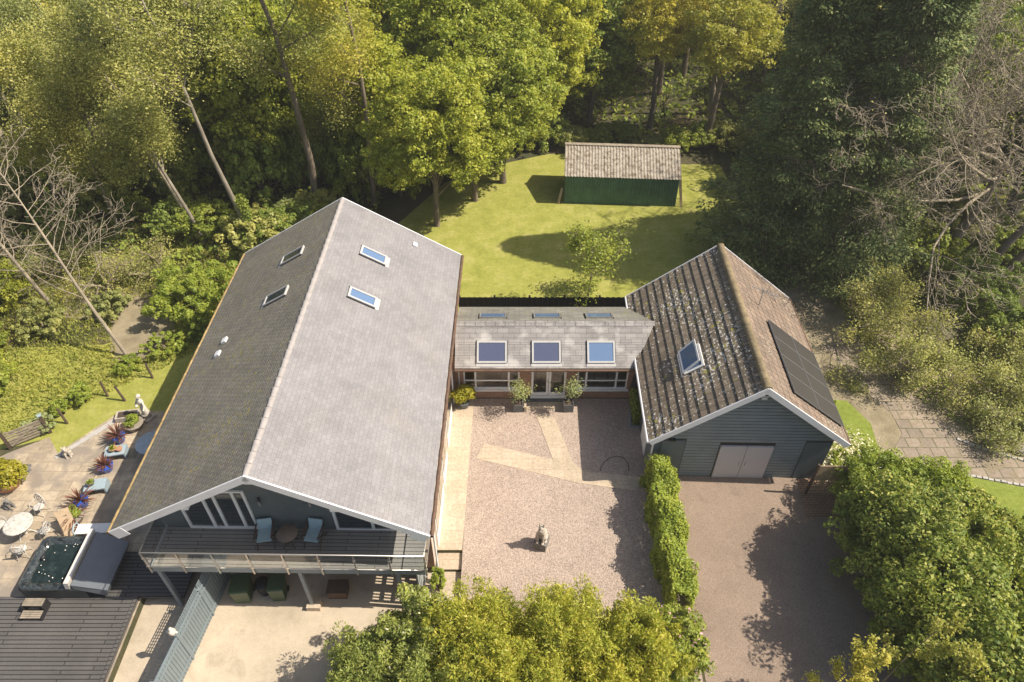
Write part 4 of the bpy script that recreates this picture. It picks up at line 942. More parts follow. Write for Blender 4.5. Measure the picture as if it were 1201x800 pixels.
# statues
def figure(x, y, lab):
    p = empty('garden_statue', (x, y, 0), R(-30), lab, 'statue')
    b = MB(); b.box(-.26, .26, -.26, .26, 0, .12); b.lathe([(.2, .12), (.16, .2), (.18, .3), (.21, .34)], n=16); b.build('plinth', M['stone'], p)
    b = MB(); b.lathe([(.20, .34), (.19, .55), (.15, .8), (.12, .92), (.155, 1.02), (.17, 1.14), (.12, 1.24), (.05, 1.28), (.045, 1.33)], n=16, sy=.75)
    b.ball((0, 0, 1.42), (.085, .095, .115)); b.ball((0, .04, 1.46), (.1, .1, .09))
    b.ball((0, -.09, 1.41), (.018, .03, .025), n=6)
    b.tube([(-.16, 0, 1.18), (-.25, -.06, 1.0), (-.16, -.2, .93), (-.05, -.22, 1.0)], [.05, .045, .035, .03], 8)
    b.tube([(.16, 0, 1.18), (.27, -.04, 1.02), (.34, -.16, .92), (.38, -.22, .9)], [.05, .045, .035, .03], 8)
    b.ball((-.06, -.2, .98), (.08, .08, .07)); 
    b.build('figure', M['cream'], p); return p
figure(-16.85, 21.55, 'pale stone figure of a draped woman at the far corner of the patio')
def seated_beast(name, loc, rz, s, mat, lab, plinth=None, cat='statue', zs=1.0):
    p = empty(name, loc, rz, lab, cat)
    if plinth:
        b = MB(); w, h = plinth; b.box(-w, w, -w, w, 0, h - .04); b.box(-w - .02, w + .02, -w - .02, w + .02, h - .039, h); b.build('plinth', M['stone_dark'], p)
        z0 = h
    else: z0 = 0
    b = MB(); f = lambda x, y, z: (x * s, y * s * (1.5 - zs * .5), z0 + z * s * zs)
    b.ball(f(0, .1, .22), (.2 * s, .26 * s, .22 * s)); b.ball(f(0, -.03, .42), (.16 * s, .17 * s, .28 * s * zs), tilt=(.25, 0, 0)); b.ball(f(0, -.12, .66), (.12 * s, .13 * s, .13 * s))
    b.tube([f(0, -.14, .66), f(0, -.30, .62)], [.08 * s, .05 * s], 10)
    for q in (-1, 1):
        b.tube([f(q * .1, -.12, .45), f(q * .11, -.22, .2), f(q * .11, -.24, .0)], [.07 * s, .05 * s, .05 * s], 8); b.ball(f(q * .11, -.28, .04), (.06 * s, .09 * s, .045 * s))
        b.ball(f(q * .17, .05, .14), (.09 * s, .17 * s, .13 * s)); b.ball(f(q * .19, -.1, .04), (.06 * s, .11 * s, .045 * s))
        b.tube([f(q * .08, -.08, .74), f(q * .1, -.06, .88)], [.05 * s, .008 * s], 6)
    b.tube([f(0, .32, .1), f(.15, .42, .06), f(.25, .36, .06)], [.05 * s, .04 * s, .03 * s], 6)
    b.build('animal', mat, p); return p
seated_beast('animal_statue', (1.16, 14.93, 0), R(-20), .95, M['stone'], 'weathered seated stone animal on a square plinth in the middle of the gravel courtyard', (.24, .48), zs=1.4)
seated_beast('stone_dog', (-19.6, 19.4, 0), R(40), .75, M['stone'], 'small seated stone dog at the edge of the patio by the kerb', None)
seated_beast('stone_dog', (-20.75, 16.7, 0), R(70), .7, M['stone_dark'], 'small dark seated stone animal on the patio at the left photo edge', None)
# rustic gate at the garden edge
rg = empty('rustic_gate', (-22.3, 19.75, 0), math.atan2(1.0, 1.45), 'small rustic slatted timber gate at the garden edge of the patio', 'gate')
for x in (0, 1.62):
    b = MB(); b.box(x - .06, x + .06, -.06, .06, 0, 1.15, 0); b.box(x - .08, x + .08, -.08, .08, 1.155, 1.2, 1); b.build('post', [M['wood_dark'], M['pale_blue']], rg)
b = MB()
for k in range(6): b.box(.08, 1.54, -.02, .02, .12 + k * .15, .2 + k * .15)
b.bar((.1, -.04, .15), (1.5, -.04, .95), .03, .08); b.bar((.1, .035, 0.95), (1.5, .035, .15), .03, .08)
b.build('slats', M['wood_grey'], rg)
for i, (x, y, tx) in enumerate(((-20.45, 21.2, .3), (-19.3, 22.9, .15), (-15.3, 26.0, .3), (-17.6, 24.1, .2), (-18.35, 22.6, .5))):
    b = MB(); b.tube([(x, y, -.05), (x - tx * .4, y + .1, .9)], [.06, .05], 7); o = b.build('fence_stake', M['wood_dark'])
    tag(o, ('leaning dark stake in the side lawn nearest the rustic gate', 'leaning dark stake left of the stone figure, beyond the leafy clump', 'dark stake on the brambly bank nearest the big house', 'dark stake half way along the brambly bank on the side lawn', 'short slanting dark stake just behind the stone trough')[i], 'stake', 'old fence stakes in the side lawn')

# ================================================================ BALCONY FURNITURE, BINS, COURTYARD THINGS
def sling_chair(x, y, rz, lab):
    c = empty('balcony_chair', (x, y, 2.65), rz, lab, 'chair', 'pale blue chairs on the balcony')
    b = MB(); n = 5
    for k in range(n): b.box(-.25, .25, -.28 + k * .11, -.28 + k * .11 + .1, .40, .425)
    b.build('seat', M['sling'], c)
    b = MB(); b.hexa([(-.25, .26, .42), (.25, .26, .42), (.25, .30, .42), (-.25, .30, .42), (-.25, .40, .80), (.25, .40, .80), (.25, .43, .79), (-.25, .43, .79)]); b.build('backrest', M['sling'], c)
    for s in (-1, 1):
        b = MB(); b.bar((s * .29, -.3, .62), (s * .29, .36, .62), .05, .03); b.build('armrest', M['wood_dark'], c)
        b = MB(); b.bar((s * .29, -.34, 0), (s * .29, .25, .6), .03, .03); b.build('leg', M['wood_dark'], c)
        b = MB(); b.bar((s * .29, .38, 0), (s * .29, -.22, .6), .03, .03); b.build('leg', M['wood_dark'], c)
sling_chair(-8.68, 13.52, R(8), 'pale blue balcony chair nearer the sliding door, left of the round table')
sling_chair(-6.98, 13.52, R(-8), 'pale blue balcony chair to the right of the round table')
tb = empty('balcony_table', (-7.82, 13.42, 2.65), 0, 'round dark slatted table between two pale blue balcony chairs', 'table')
b = MB(); b.lathe([(.001, .66), (.36, .66), (.37, .68), (.36, .70), (.001, .70)], n=26); b.build('table_top', plain('brown_table_top', (.17, .13, .10), .7, .2, 5), tb)
for k in range(4):
    a = .78 + k * 1.571; b = MB(); b.bar((.28 * math.cos(a), .28 * math.sin(a), 0), (-.1 * math.cos(a), -.1 * math.sin(a), .66), .035, .035); b.build('leg', M['wood_dark'], tb)
def bin_(x, y, w, lab, cap='flat'):
    c = empty('wheelie_bin', (x, y, -.3), R(4), lab, 'bin', 'bins under the balcony')
    b = MB(); b.hexa([(-w * .4, -w * .42, .06), (w * .4, -w * .42, .06), (w * .4, w * .42, .06), (-w * .4, w * .42, .06), (-w * .5, -w * .52, .95), (w * .5, -w * .52, .95), (w * .5, w * .52, .95), (-w * .5, w * .52, .95)]); b.build('body', M['bin_green'], c, .02)
    b = MB(); b.hexa([(-w * .54, -w * .58, .955), (w * .54, -w * .58, .955), (w * .54, w * .6, .98), (-w * .54, w * .6, .98), (-w * .5, -w * .5, 1.0), (w * .5, -w * .5, 1.0), (w * .5, w * .5, 1.07), (-w * .5, w * .5, 1.07)]); b.build('lid', M['bin_green'], c, .015)
    b = MB(); b.tube([(-w * .4, w * .62, .95), (w * .4, w * .62, .95)], .018, 6); b.build('handle', M['black'], c)
    for s in (-1, 1):
        b = MB(); b.tube([(s * w * .42 - .03, w * .4, .11), (s * w * .42 + .03, w * .4, .11)], .11, 12); b.build('wheel', M['black'], c)
bin_(-10.05, 12.95, .66, 'large dark green wheelie bin beside the grey-blue screen fence')
bin_(-8.72, 12.98, .56, 'dark green wheelie bin nearest the middle balcony post')
c = empty('round_bin', (-9.35, 13.15, -.3), 0, 'small round black bin between two green wheelie bins under the balcony', 'bin'); b = MB(); b.lathe([(.2, 0), (.24, .3), (.27, .62), (.28, .64)], n=18); b.build('body', M['black'], c); b = MB(); b.lathe([(.29, .645), (.26, .7), (.06, .73), (.001, .735)], n=18); b.build('lid', M['black'], c)
c = empty('log_box', (-6.55, 13.1, -.3), 0, 'low brown timber box under the balcony, right of the bins', 'box'); b = MB(); b.box(-.35, .35, -.25, .25, 0, .45); b.build('body', M['gutter'], c); b = MB(); b.box(-.38, .38, -.28, .28, .452, .49); b.build('lid', M['wood_dark'], c)
def planter_tree(x, y, seed, lab):
    p = empty('planter_tree', (x, y, 0), R(2), lab, 'potted tree', 'small olive trees in square grey planters'); w = .23
    b = MB()
    for q in ((-w, w, -w, -w + .03), (-w, w, w - .03, w), (-w, -w + .03, -w + .031, w - .031), (w - .03, w, -w + .031, w - .031)): b.box(*q, 0, .48)
    b.build('planter', M['lead'], p); b = MB(); b.box(-w + .032, w - .032, -w + .032, w - .032, .02, .42); b.build('soil', M['soil'], p)
    rng = np.random.default_rng(seed); out, tips = branches(rng, (0, 0, .4), (0, .02, 1), 1.3, .03, 2, .8, 6, .12, .1, child_len=.5, start=.45)
    branch_obj('trunk', out, M['bark'], p)
    T = np.array(tips); C = T[rng.integers(0, len(T), 1000)] + rng.normal(0, .15, (1000, 3)); leaf_obj('crown', C, np.tile([0, 0, 1.], (1000, 1)), .085, .35, M['leaf_silver'], p, rng)
planter_tree(.28, 22.1, 3, 'small olive tree in a square grey planter left of the french doors')
planter_tree(2.62, 22.1, 4, 'small olive tree in a square grey planter right of the french doors')
for i, (x, y) in enumerate(((.62, 22.1),)):
    b = MB(); b.box(x - .05, x + .05, y - .2, y + .05, 0, .35); tag(b.build('step_stone', M['sandstone']), 'short pale upright stone beside the left square planter', 'stone')
p = empty('yellow_shrub', (-2.25, 22.25, 0), 0, 'bright yellow-green potted shrub in the corner between the big house and the link', 'shrub')
pot(p, [(.2, 0), (.25, .3), (.26, .32)], M['lead']); bush(p, .62, .55, .85, 3200, .14, M['leaf_yellow'], 52, 20, .35)
ar = empty('garden_hoop', (5.0, 18.55, 0), R(0), 'thin dark metal hoop arch at the courtyard end of the hedge', 'arch')
for k, dy in enumerate((0,)):
    b = MB(); b.tube([(.05 - .62 + .62 * math.cos(t) , dy, 1.0 * math.sin(t)) for t in np.linspace(0, math.pi, 14)], .018, 6); b.build('hoop', M['dark_metal'], ar)
for x, y, lab in ((6.28, 12.9, 'small black bollard light on the drive side of the hedge'),):
    b = MB(); b.lathe([(.05, 0), (.05, .5), (.09, .52), (.09, .66), (.02, .72)], x + .15, y, 12); tag(b.build('bollard_light', M['black']), lab, 'lamp')

# ================================================================ HEDGES AND SHRUBS
def hedge_mass(name, path, w, h, n, size, mat, lab, cat, seed, asp=.5, lump=.12, core=None, taper=.85, group=None):
    """clipped or loose hedge along a path: leaves over its top and sides, twiggy dark core inside"""
    rng = np.random.default_rng(seed); P = [np.array(p, float) for p in path]
    seg = [np.linalg.norm(P[i + 1][:2] - P[i][:2]) for i in range(len(P) - 1)]; tot = sum(seg)
    o0 = empty(name, (float(P[0][0]), float(P[0][1]), 0), 0, lab, cat, group)
    t = rng.random(n) * tot; idx = np.searchsorted(np.cumsum(seg), t); idx = np.clip(idx, 0, len(seg) - 1)
    st_ = np.concatenate([[0], np.cumsum(seg)])[idx]; f = ((t - st_) / np.array(seg)[idx])[:, None]
    A = np.array(P)[idx]; B = np.array(P)[idx + 1]; c = A * (1 - f) + B * f
    d = nrm(np.concatenate([(B - A)[:, :2], np.zeros((n, 1))], 1)); sd_ = np.stack([d[:, 1], -d[:, 0], np.zeros(n)], 1)
    W = (w if not hasattr(w, '__len__') else np.interp(t / tot, np.linspace(0, 1, len(w)), w)) * np.ones(n)
    Hh = (h if not hasattr(h, '__len__') else np.interp(t / tot, np.linspace(0, 1, len(h)), h)) * np.ones(n)
    u = rng.random(n); per = W + 2 * Hh; s = u * per
    lat = np.where(s < Hh, -W / 2, np.where(s > Hh + W, W / 2, s - Hh - W / 2)); z = np.where(s < Hh, s, np.where(s > Hh + W, per - s, Hh))
    rag = lump * (np.sin(t * 3.1 + lat * 4) + np.sin(t * 7.3 + z * 5) * .6 + np.sin(z * 9 + t * 2) * .4)
    k = 1 - (1 - taper) * (z / Hh)
    depth = rng.random(n) ** 2 * .22
    C = np.stack([c[:, 0], c[:, 1], np.zeros(n)], 1) + sd_ * (lat * k * (1 - depth) + np.sign(lat) * rag * (np.abs(lat) > W * .45))[:, None]
    C[:, 2] = z * (1 - depth * .6) + rag * (z > Hh * .98) + .03
    C += rng.normal(0, .04, C.shape)
    N = sd_ * np.sign(lat)[:, None] * (np.abs(lat) > W * .49)[:, None] + np.array([0, 0, .5]) + (z > Hh * .98)[:, None] * np.array([0, 0, 1.])
    N[:, :] += 0
    leaf_obj('foliage', C - np.array([P[0][0], P[0][1], 0]), N, size, asp, mat, o0, rng, jitter=.55)
    b = MB()
    for i in range(len(P) - 1):
        q0, q1 = Vector((*(P[i] - P[0])[:2], 0)), Vector((*(P[i + 1] - P[0])[:2], 0)); m_ = int(seg[i] / .35) + 1
        for j in range(m_):
            p = q0.lerp(q1, j / m_); hh = (Hh.mean()) * .8
            b.tube([p, p + Vector((rng.normal(0, .1), rng.normal(0, .1), hh * .5)), p + Vector((rng.normal(0, .2), rng.normal(0, .2), hh))], [.03, .02, .008], 5)
    b.build('stems', M['bark'], o0); return o0
hedge_mass('clipped_hedge', [(6.1, 18.0), (6.05, 15.5), (6.0, 13.2), (6.15, 12.1)], (.85, 1.0, .95, .9), (1.75, 1.8, 1.85, 1.6), 34000, .095, M['leaf_hedge'], 'clipped yellow-green hedge between the gravel courtyard and the tarmac drive', 'hedge', 11, .55, .12)

def shrub(name, x, y, rx, h, n, size, mat, lab, cat='shrub', seed=1, nb=60, z0=None, asp=.5, flat=.8, group=None, stems=6, ry=None, core=.5, brad=.3, z=0.0, sharp=False, mats=None, mixf=0):
    rng = np.random.default_rng(seed); o0 = empty(name, (x, y, z), rng.uniform(0, 6.28), lab, cat, group)
    cz = h * .5 if z0 is None else z0
    nb = int(nb * 2.6); c = crown_centers(rng, nb, rx * .9, (h - cz) * .92, cz, .35, -.75, 7, .3); c = c[c[:, 2] > .1]
    if ry: c[:, 1] *= ry / rx
    r = np.full(len(c), min(rx, h * .5) * brad * .62) * rng.uniform(.55, 1.45, len(c))
    C, N = blobs(rng, c, r, max(1, n // len(c)), flat, core); C[:, 2] = np.maximum(C[:, 2], .03)
    along = nrm(N + rng.normal(0, .5, N.shape)) if sharp else None
    ex = (rng.random(len(C)) < mixf).astype(int) if mats else None
    leaf_obj('foliage', C, N + np.array([0, 0, .45]), size, asp, mats or mat, o0, rng, along, extra=ex)
    b = MB()
    for k in range(stems):
        q = c[int(rng.integers(0, len(c)))]; b.tube([(rng.normal(0, .1), rng.normal(0, .1), -.1), (q[0] * .4, q[1] * .4, q[2] * .5), tuple(q)], [.05 + .012 * rx, .035, .012], 6)
    b.build('stems', M['bark'], o0)
    return o0
# front shrub bank, close to the camera
shrub('front_shrub', -4.6, 9.1, 1.7, 3.7, 40800, .105, M['leaf_frontdark'], 'ragged sage-green shrub at the left end of the front bank, over the concrete yard', seed=21, nb=110, asp=.32, brad=.26, z=-.3, sharp=True, flat=1.5)
shrub('front_shrub', -3.0, 10.1, 1.6, 4.6, 44200, .105, M['leaf_frontdark'], 'grey-green shrub dotted with white blossom, right below the balcony corner', seed=22, nb=120, asp=.45, brad=.24, z=-.3, mats=[M['leaf_frontdark'], M['petal_white']], mixf=.03)
shrub('front_shrub', -1.0, 9.6, 2.1, 4.9, 61200, .105, M['leaf_front'], 'bright yellow-green narrow-leaved shrub left of centre on the front bank', seed=23, nb=150, asp=.30, brad=.22, z=0, sharp=True, flat=1.7)
shrub('front_shrub', 1.5, 9.6, 2.1, 4.8, 64600, .105, M['leaf_front'], 'tallest yellow-green shrub in the middle of the front bank', seed=24, nb=160, asp=.30, brad=.22, z=0, sharp=True, flat=1.7)
shrub('front_shrub', 4.1, 9.8, 1.6, 4.3, 47600, .105, M['leaf_front'], 'green and gold shrub of the front bank, just left of the pink blossom', seed=25, nb=120, asp=.35, brad=.24, sharp=True, flat=1.4)
shrub('blossom_shrub', 5.3, 10.2, 1.3, 3.3, 20000, .11, M['leaf_mid'], 'shrub with small pink blossom beside the tarmac drive, at the front end of the hedge', seed=26, nb=90, asp=.5, brad=.26, mats=[M['leaf_mid'], M['petal_pink'], ], mixf=.07)
shrub('corner_climber', -2.75, 13.3, .35, 1.6, 1500, .12, M['leaf_hedge'], 'small climber on the corner post where the balcony meets the side path', 'climber', seed=27, nb=14, z=-.3)
shrub('front_shrub', .25, 8.6, 1.5, 4.4, 30000, .105, M['leaf_front'], 'yellow-green shrub filling the dip between the two largest front shrubs', seed=28, nb=100, asp=.30, brad=.24, sharp=True, flat=1.6)
shrub('front_shrub', 2.9, 9.0, 1.4, 4.3, 28000, .105, M['leaf_front'], 'yellow-green shrub of the front bank between the tallest one and the gold one', seed=29, nb=100, asp=.32, brad=.24, sharp=True, flat=1.6)
shrub('front_shrub', -2.1, 8.6, 1.5, 4.3, 28000, .105, M['leaf_frontdark'], 'grey-green shrub at the bottom edge between the blossom-dotted and the bright shrubs', seed=30, nb=100, asp=.35, brad=.24, sharp=True, flat=1.4)
# right-hand shrub bank
rb = [(14.7, 16.6, 1.7, 3.1, 'leaf_hedge', 'golden-green shrub at the garage end of the right-hand bank, by the timber gate'),
      (14.0, 13.8, 2.2, 4.7, 'leaf_big', 'glossy green shrub on the drive side of the right-hand bank, second from the garage'),
      (16.6, 14.2, 2.2, 3.5, 'leaf_big', 'broad glossy shrub of the right-hand bank touching the small garden lawn'),
      (14.1, 11.2, 2.4, 5.1, 'leaf_big', 'tall dark glossy shrub on the drive side of the right-hand bank, middle of the row'),
      (16.8, 11.4, 2.7, 4.2, 'leaf_big', 'large sunlit glossy shrub at the middle of the right-hand bank, away from the drive'),
      (14.6, 8.8, 2.4, 5.1, 'leaf_big', 'tall glossy shrub at the bottom corner of the drive, nearest the camera'),
      (19.2, 12.6, 2.2, 3.6, 'leaf_mid', 'green shrub at the right photo edge just below the garden lawn'),
      (17.0, 8.6, 2.4, 4.2, 'leaf_big', 'sunlit glossy shrub in the bottom right corner of the photo'),
      (16.6, 16.0, 1.6, 3.1, 'leaf_hedge', 'second golden-green shrub of the right-hand bank, beside the garden lawn'),
      (15.2, 12.4, 1.9, 3.9, 'leaf_big', 'rounded glossy shrub wedged between the front and back rows of the right-hand bank'),
      (15.6, 9.9, 2.0, 4.2, 'leaf_big', 'dense glossy shrub between the bottom corner shrubs of the right-hand bank')]
for i, (x, y, rx, h, mt, lab) in enumerate(rb):
    shrub('bank_shrub', x, y, rx, h, int(12000 * rx * rx / 2 + 12000), .125 if mt != 'leaf_hedge' else .10, M[mt], lab, seed=60 + i, nb=int(45 + 25 * rx), asp=.55, brad=.30, group='shrubs of the right-hand bank')
# slender budding saplings in front
for i, (x, y, h, lab) in enumerate(((12.1, 9.3, 5.6, 'tall budding sapling in the bottom right, rising highest before the dark drive'), (10.2, 8.8, 4.9, 'budding sapling left of the tall one, before the dark drive'), (9.4, 8.4, 4.6, 'shortest budding sapling, furthest left of the group over the dark drive'), (13.4, 8.6, 5.0, 'budding sapling at the far right of the group near the bottom edge'))):
    rng = np.random.default_rng(300 + i); o0 = empty('sapling', (x, y, 0), 0, lab, 'sapling', 'budding saplings near the camera')
    out, tips = branches(rng, (0, 0, 0), (.02, .05, 1), h, .035, 2, .55, 6, .07, .08, child_len=.28, start=.45, taper=.25); branch_obj('trunk', out, M['bark_twig'], o0)
    T = np.concatenate([np.array(p)[1:] for p, r_, d_ in out if d_ < 2] + [np.array(out[0][0])[3:]]); n = 1500; C = T[rng.integers(0, len(T), n)] + rng.normal(0, .07, (n, 3)); leaf_obj('leaves', C, np.tile([0, 0, 1.], (n, 1)), .085, .6, M['leaf_gold'], o0, rng)
# left garden: shrubs on the rough bank
lg = [(-16.9, 29.2, 2.6, 2.7, 'leaf_hedge', 'large pale green bush on the bank touching the left eaves of the big house'),
      (-25.2, 23.0, 1.8, 2.0, 'leaf_mid', 'dense green bush at the left photo edge above the rustic gate'), (-27.0, 25.4, 2.0, 2.2, 'leaf_mid', 'dense green bush at the left photo edge, further back'),
      (-20.3, 22.6, .6, .9, 'leaf_hedge', 'small bright leafy clump between two leaning stakes on the side lawn'), (-21.0, 21.9, .5, .7, 'leaf_hedge', 'low bright leafy clump nearest the rustic gate'),
      (-21.5, 20.9, .7, .8, 'leaf_silver', 'small grey-green bush right behind the rustic gate'), (-24.5, 27.6, 1.4, 1.5, 'leaf_olive', 'olive bush in the rough grass left of the bare fallen-looking tree'),
      (-28.5, 29.5, 2.4, 3.2, 'leaf_lime', 'lime green bush at the left photo edge on the wooded bank'), (-21.6, 29.0, 1.3, 1.2, 'leaf_olive', 'brownish olive bush right beside the bare tree trunk'),
      (-15.8, 27.0, .8, 1.0, 'leaf_mid', 'small bush in the shadow of the left eaves'), (-19.0, 24.6, .8, .6, 'leaf_hedge', 'low brambly clump on the side lawn bank'), (-17.4, 26.0, 1.2, .9, 'leaf_hedge', 'wide low brambly clump between lawn and the large pale bush')]
for i, (x, y, rx, h, mt, lab) in enumerate(lg):
    shrub('garden_bush', x, y, rx, h, int(3200 * rx * rx + 1500), .13, M[mt], lab, 'bush', 90 + i, int(14 + 16 * rx), asp=.5, brad=.32, group='bushes on the left bank')
# right garden: pale twiggy shrub and neighbours
def twiggy(x, y, L, lab, seed, mat_b, mat_l, n, name='twiggy_shrub', cat='shrub', size=.10, spread=.85, r0=.09, nst=6):
    rng = np.random.default_rng(seed); o0 = empty(name, (x, y, 0), 0, lab, cat); out, tips = [], []
    for k in range(nst):
        a = k * 6.283 / nst + rng.normal(0, .3); branches(rng, (0, 0, 0), (math.cos(a) * .75, math.sin(a) * .75, .8), L, r0, 3, spread, 5, .2, -.02, out, tips, .52, .25)
    for p, r_, d_ in out:
        for q in p: q[2] = max(q[2], .05)
    branch_obj('stems', out, mat_b, o0, .008); T = np.array(tips); C = T[rng.integers(0, len(T), n)] + rng.normal(0, .22, (n, 3)); C[:, 2] = np.maximum(C[:, 2], .1)
    leaf_obj('foliage', C, np.tile([0, 0, 1.], (n, 1)), size, .5, mat_l, o0, rng); return o0
twiggy(18.9, 24.3, 3.0, 'wide pale twiggy shrub with small olive leaves beyond the right-hand stone path', 501, M['bark_bare'], M['leaf_olive'], 13000)
twiggy(23.6, 23.2, 2.7, 'pale twiggy shrub at the right photo edge above the stone path', 502, M['bark_bare'], M['leaf_olive'], 13000)
twiggy(19.2, 28.0, 2.9, 'pale twiggy shrub behind the widest one, below the leaning trunks', 503, M['bark_bare'], M['leaf_olive'], 12000)
twiggy(22.0, 20.6, 1.6, 'low gnarled shrub hanging over the edge of the stone path', 504, M['bark_bare'], M['leaf_olive'], 5000, r0=.07)
for i, (x, y, rx, h, mt, lab) in enumerate(((14.5, 22.0, .6, .8, 'leaf_hedge', 'small bright shrub against the right side of the garage'), (25.5, 26.0, 2.2, 2.4, 'leaf_mid', 'dense green shrub at the right photo edge between the twiggy shrubs'), (23.8, 20.9, 1.6, 1.4, 'leaf_olive', 'low olive shrub at the right photo edge beside the path'),
      (14.6, 18.6, 1.1, .5, 'leaf_hedge', 'low yellow-green plant on the pale pebbles beside the garage'), (24.8, 29.5, 2.6, 3.0, 'leaf_mid', 'mid green shrub behind the leaning trunks at the right edge'))):
    shrub('garden_bush', x, y, rx, h, int(3000 * rx * rx + 1200), .13, M[mt], lab, 'bush', 120 + i, int(14 + 16 * rx), brad=.32, group='bushes in the right garden')
C_ = np.random.default_rng(9); n = 9000; C = np.stack([C_.normal(14.9, .55, n), C_.normal(18.6, .75, n), C_.uniform(.03, .3, n)], 1)
o = leaf_obj('white_flowering_cover', C, np.tile([0, 0, 1.], (n, 1)), .09, .7, [M['petal_white'], M['leaf_hedge']], None, C_, extra=(C_.random(n) < .4).astype(int)); tag(o, 'white flowering ground cover beside the garage corner', 'ground cover', kind='stuff')
for i, (x, y, s_) in enumerate(((22.6, 19.6, .45), (23.4, 19.7, .35), (21.4, 20.0, .3))):
    b = MB(); b.ball((x, y, s_ * .3), (s_, s_ * .75, s_ * .55), n=10, tilt=(.2, .1, i)); tag(b.build('boulder', M['stone']), ('largest pale boulder in the path-side bed at the right edge', 'boulder at the far right of the path-side bed', 'smallest boulder of the path-side bed')[i], 'boulder', 'boulders beside the stone path')

g = MB()
ed = [(20.0, 20.3), (20.9, 19.75), (22.6, 19.0), (24.5, 18.45), (26.5, 17.95)]
for (xa, ya), (xb, yb) in zip(ed, ed[1:]):
    m_ = int(math.hypot(xb - xa, yb - ya) / .22)
    for j in range(m_):
        t_ = (j + .5) / m_; g.rbox(xa + (xb - xa) * t_, ya + (yb - ya) * t_, 0, .07 + .02 * math.sin(j * 2.1), .19, .12, math.atan2(yb - ya, xb - xa) + .1 * math.sin(j * 3))
ed = [(15.9, 18.75), (16.6, 18.2), (18.0, 18.38), (19.9, 18.22), (22, 17.68), (26.5, 16.62)]
for (xa, ya), (xb, yb) in zip(ed, ed[1:]):
    m_ = int(math.hypot(xb - xa, yb - ya) / .22)
    for j in range(m_):
        t_ = (j + .5) / m_; g.rbox(xa + (xb - xa) * t_, ya + (yb - ya) * t_, 0, .06 + .02 * math.sin(j * 2.1), .19, .11, math.atan2(yb - ya, xb - xa) + .1 * math.sin(j * 3))
tag(g.build('path_edging', M['kerb']), kind='structure')

# ================================================================ TREES
hidden_at = (0, -400, 0)
def broadleaf(seed, H, rx, z0, nb, per, size, mat, tr=.22, brad=(.8, 1.5), bark_='bark', amp=.3):
    rng = np.random.default_rng(seed); o0 = bpy.data.objects.new('broadleaf_tree', None); col.objects.link(o0)
    rz = (H - z0) / 2; c = crown_centers(rng, nb, rx * .85, rz * .9, z0 + rz, .4, -.85, 7, amp)
    r = rng.uniform(brad[0], brad[1], len(c)); C, N = blobs(rng, c, r, per, .7, .55)
    leaf_obj('crown', C, N + np.array([0, 0, .5]), size, .7, M[mat], o0, rng, jitter=.75)
    polys = [([(0, 0, -.3), (.05, .02, z0 * .5), (rng.normal(0, .2), rng.normal(0, .2), z0 + rz * .6), (rng.normal(0, .3), rng.normal(0, .3), z0 + rz * 1.5)], [tr * 1.25, tr, tr * .7, tr * .2], 3)]
    for k in range(12):
        q = c[int(rng.integers(0, len(c)))]; zz = z0 * .8 + rng.random() * rz
        polys.append(([np.array((0, 0, zz)), q * np.array([.5, .5, 0]) + np.array([0, 0, (zz + q[2]) / 2 + .2]), q], [tr * .4, tr * .22, .03], 2))
    polys = [([np.array(p, float) for p in P_], r_, d_) for P_, r_, d_ in polys]
    branch_obj('trunk', polys, M[bark_], o0); return o0
def sparse(seed, H, r0, mat, bark_, n, size=.14, child=.42, start=.4, spread=.7, nch=6, jit=.35, lean=(0, 0), depth=3, minr=.012, name='spring_tree'):
    rng = np.random.default_rng(seed); o0 = bpy.data.objects.new(name, None); col.objects.link(o0)
    out, tips = branches(rng, (0, 0, -.3), (lean[0], lean[1], 1), H, r0, depth, spread, nch, .06, .06, child_len=child, start=start, taper=.2)
    branch_obj('trunk', out, M[bark_], o0, minr); T = np.array(tips)
    if n:
        C = T[rng.integers(0, len(T), n)] + rng.normal(0, jit, (n, 3)); leaf_obj('crown', C, np.tile([0, 0, .8], (n, 1)), size, .6, M[mat], o0, rng)
    return o0
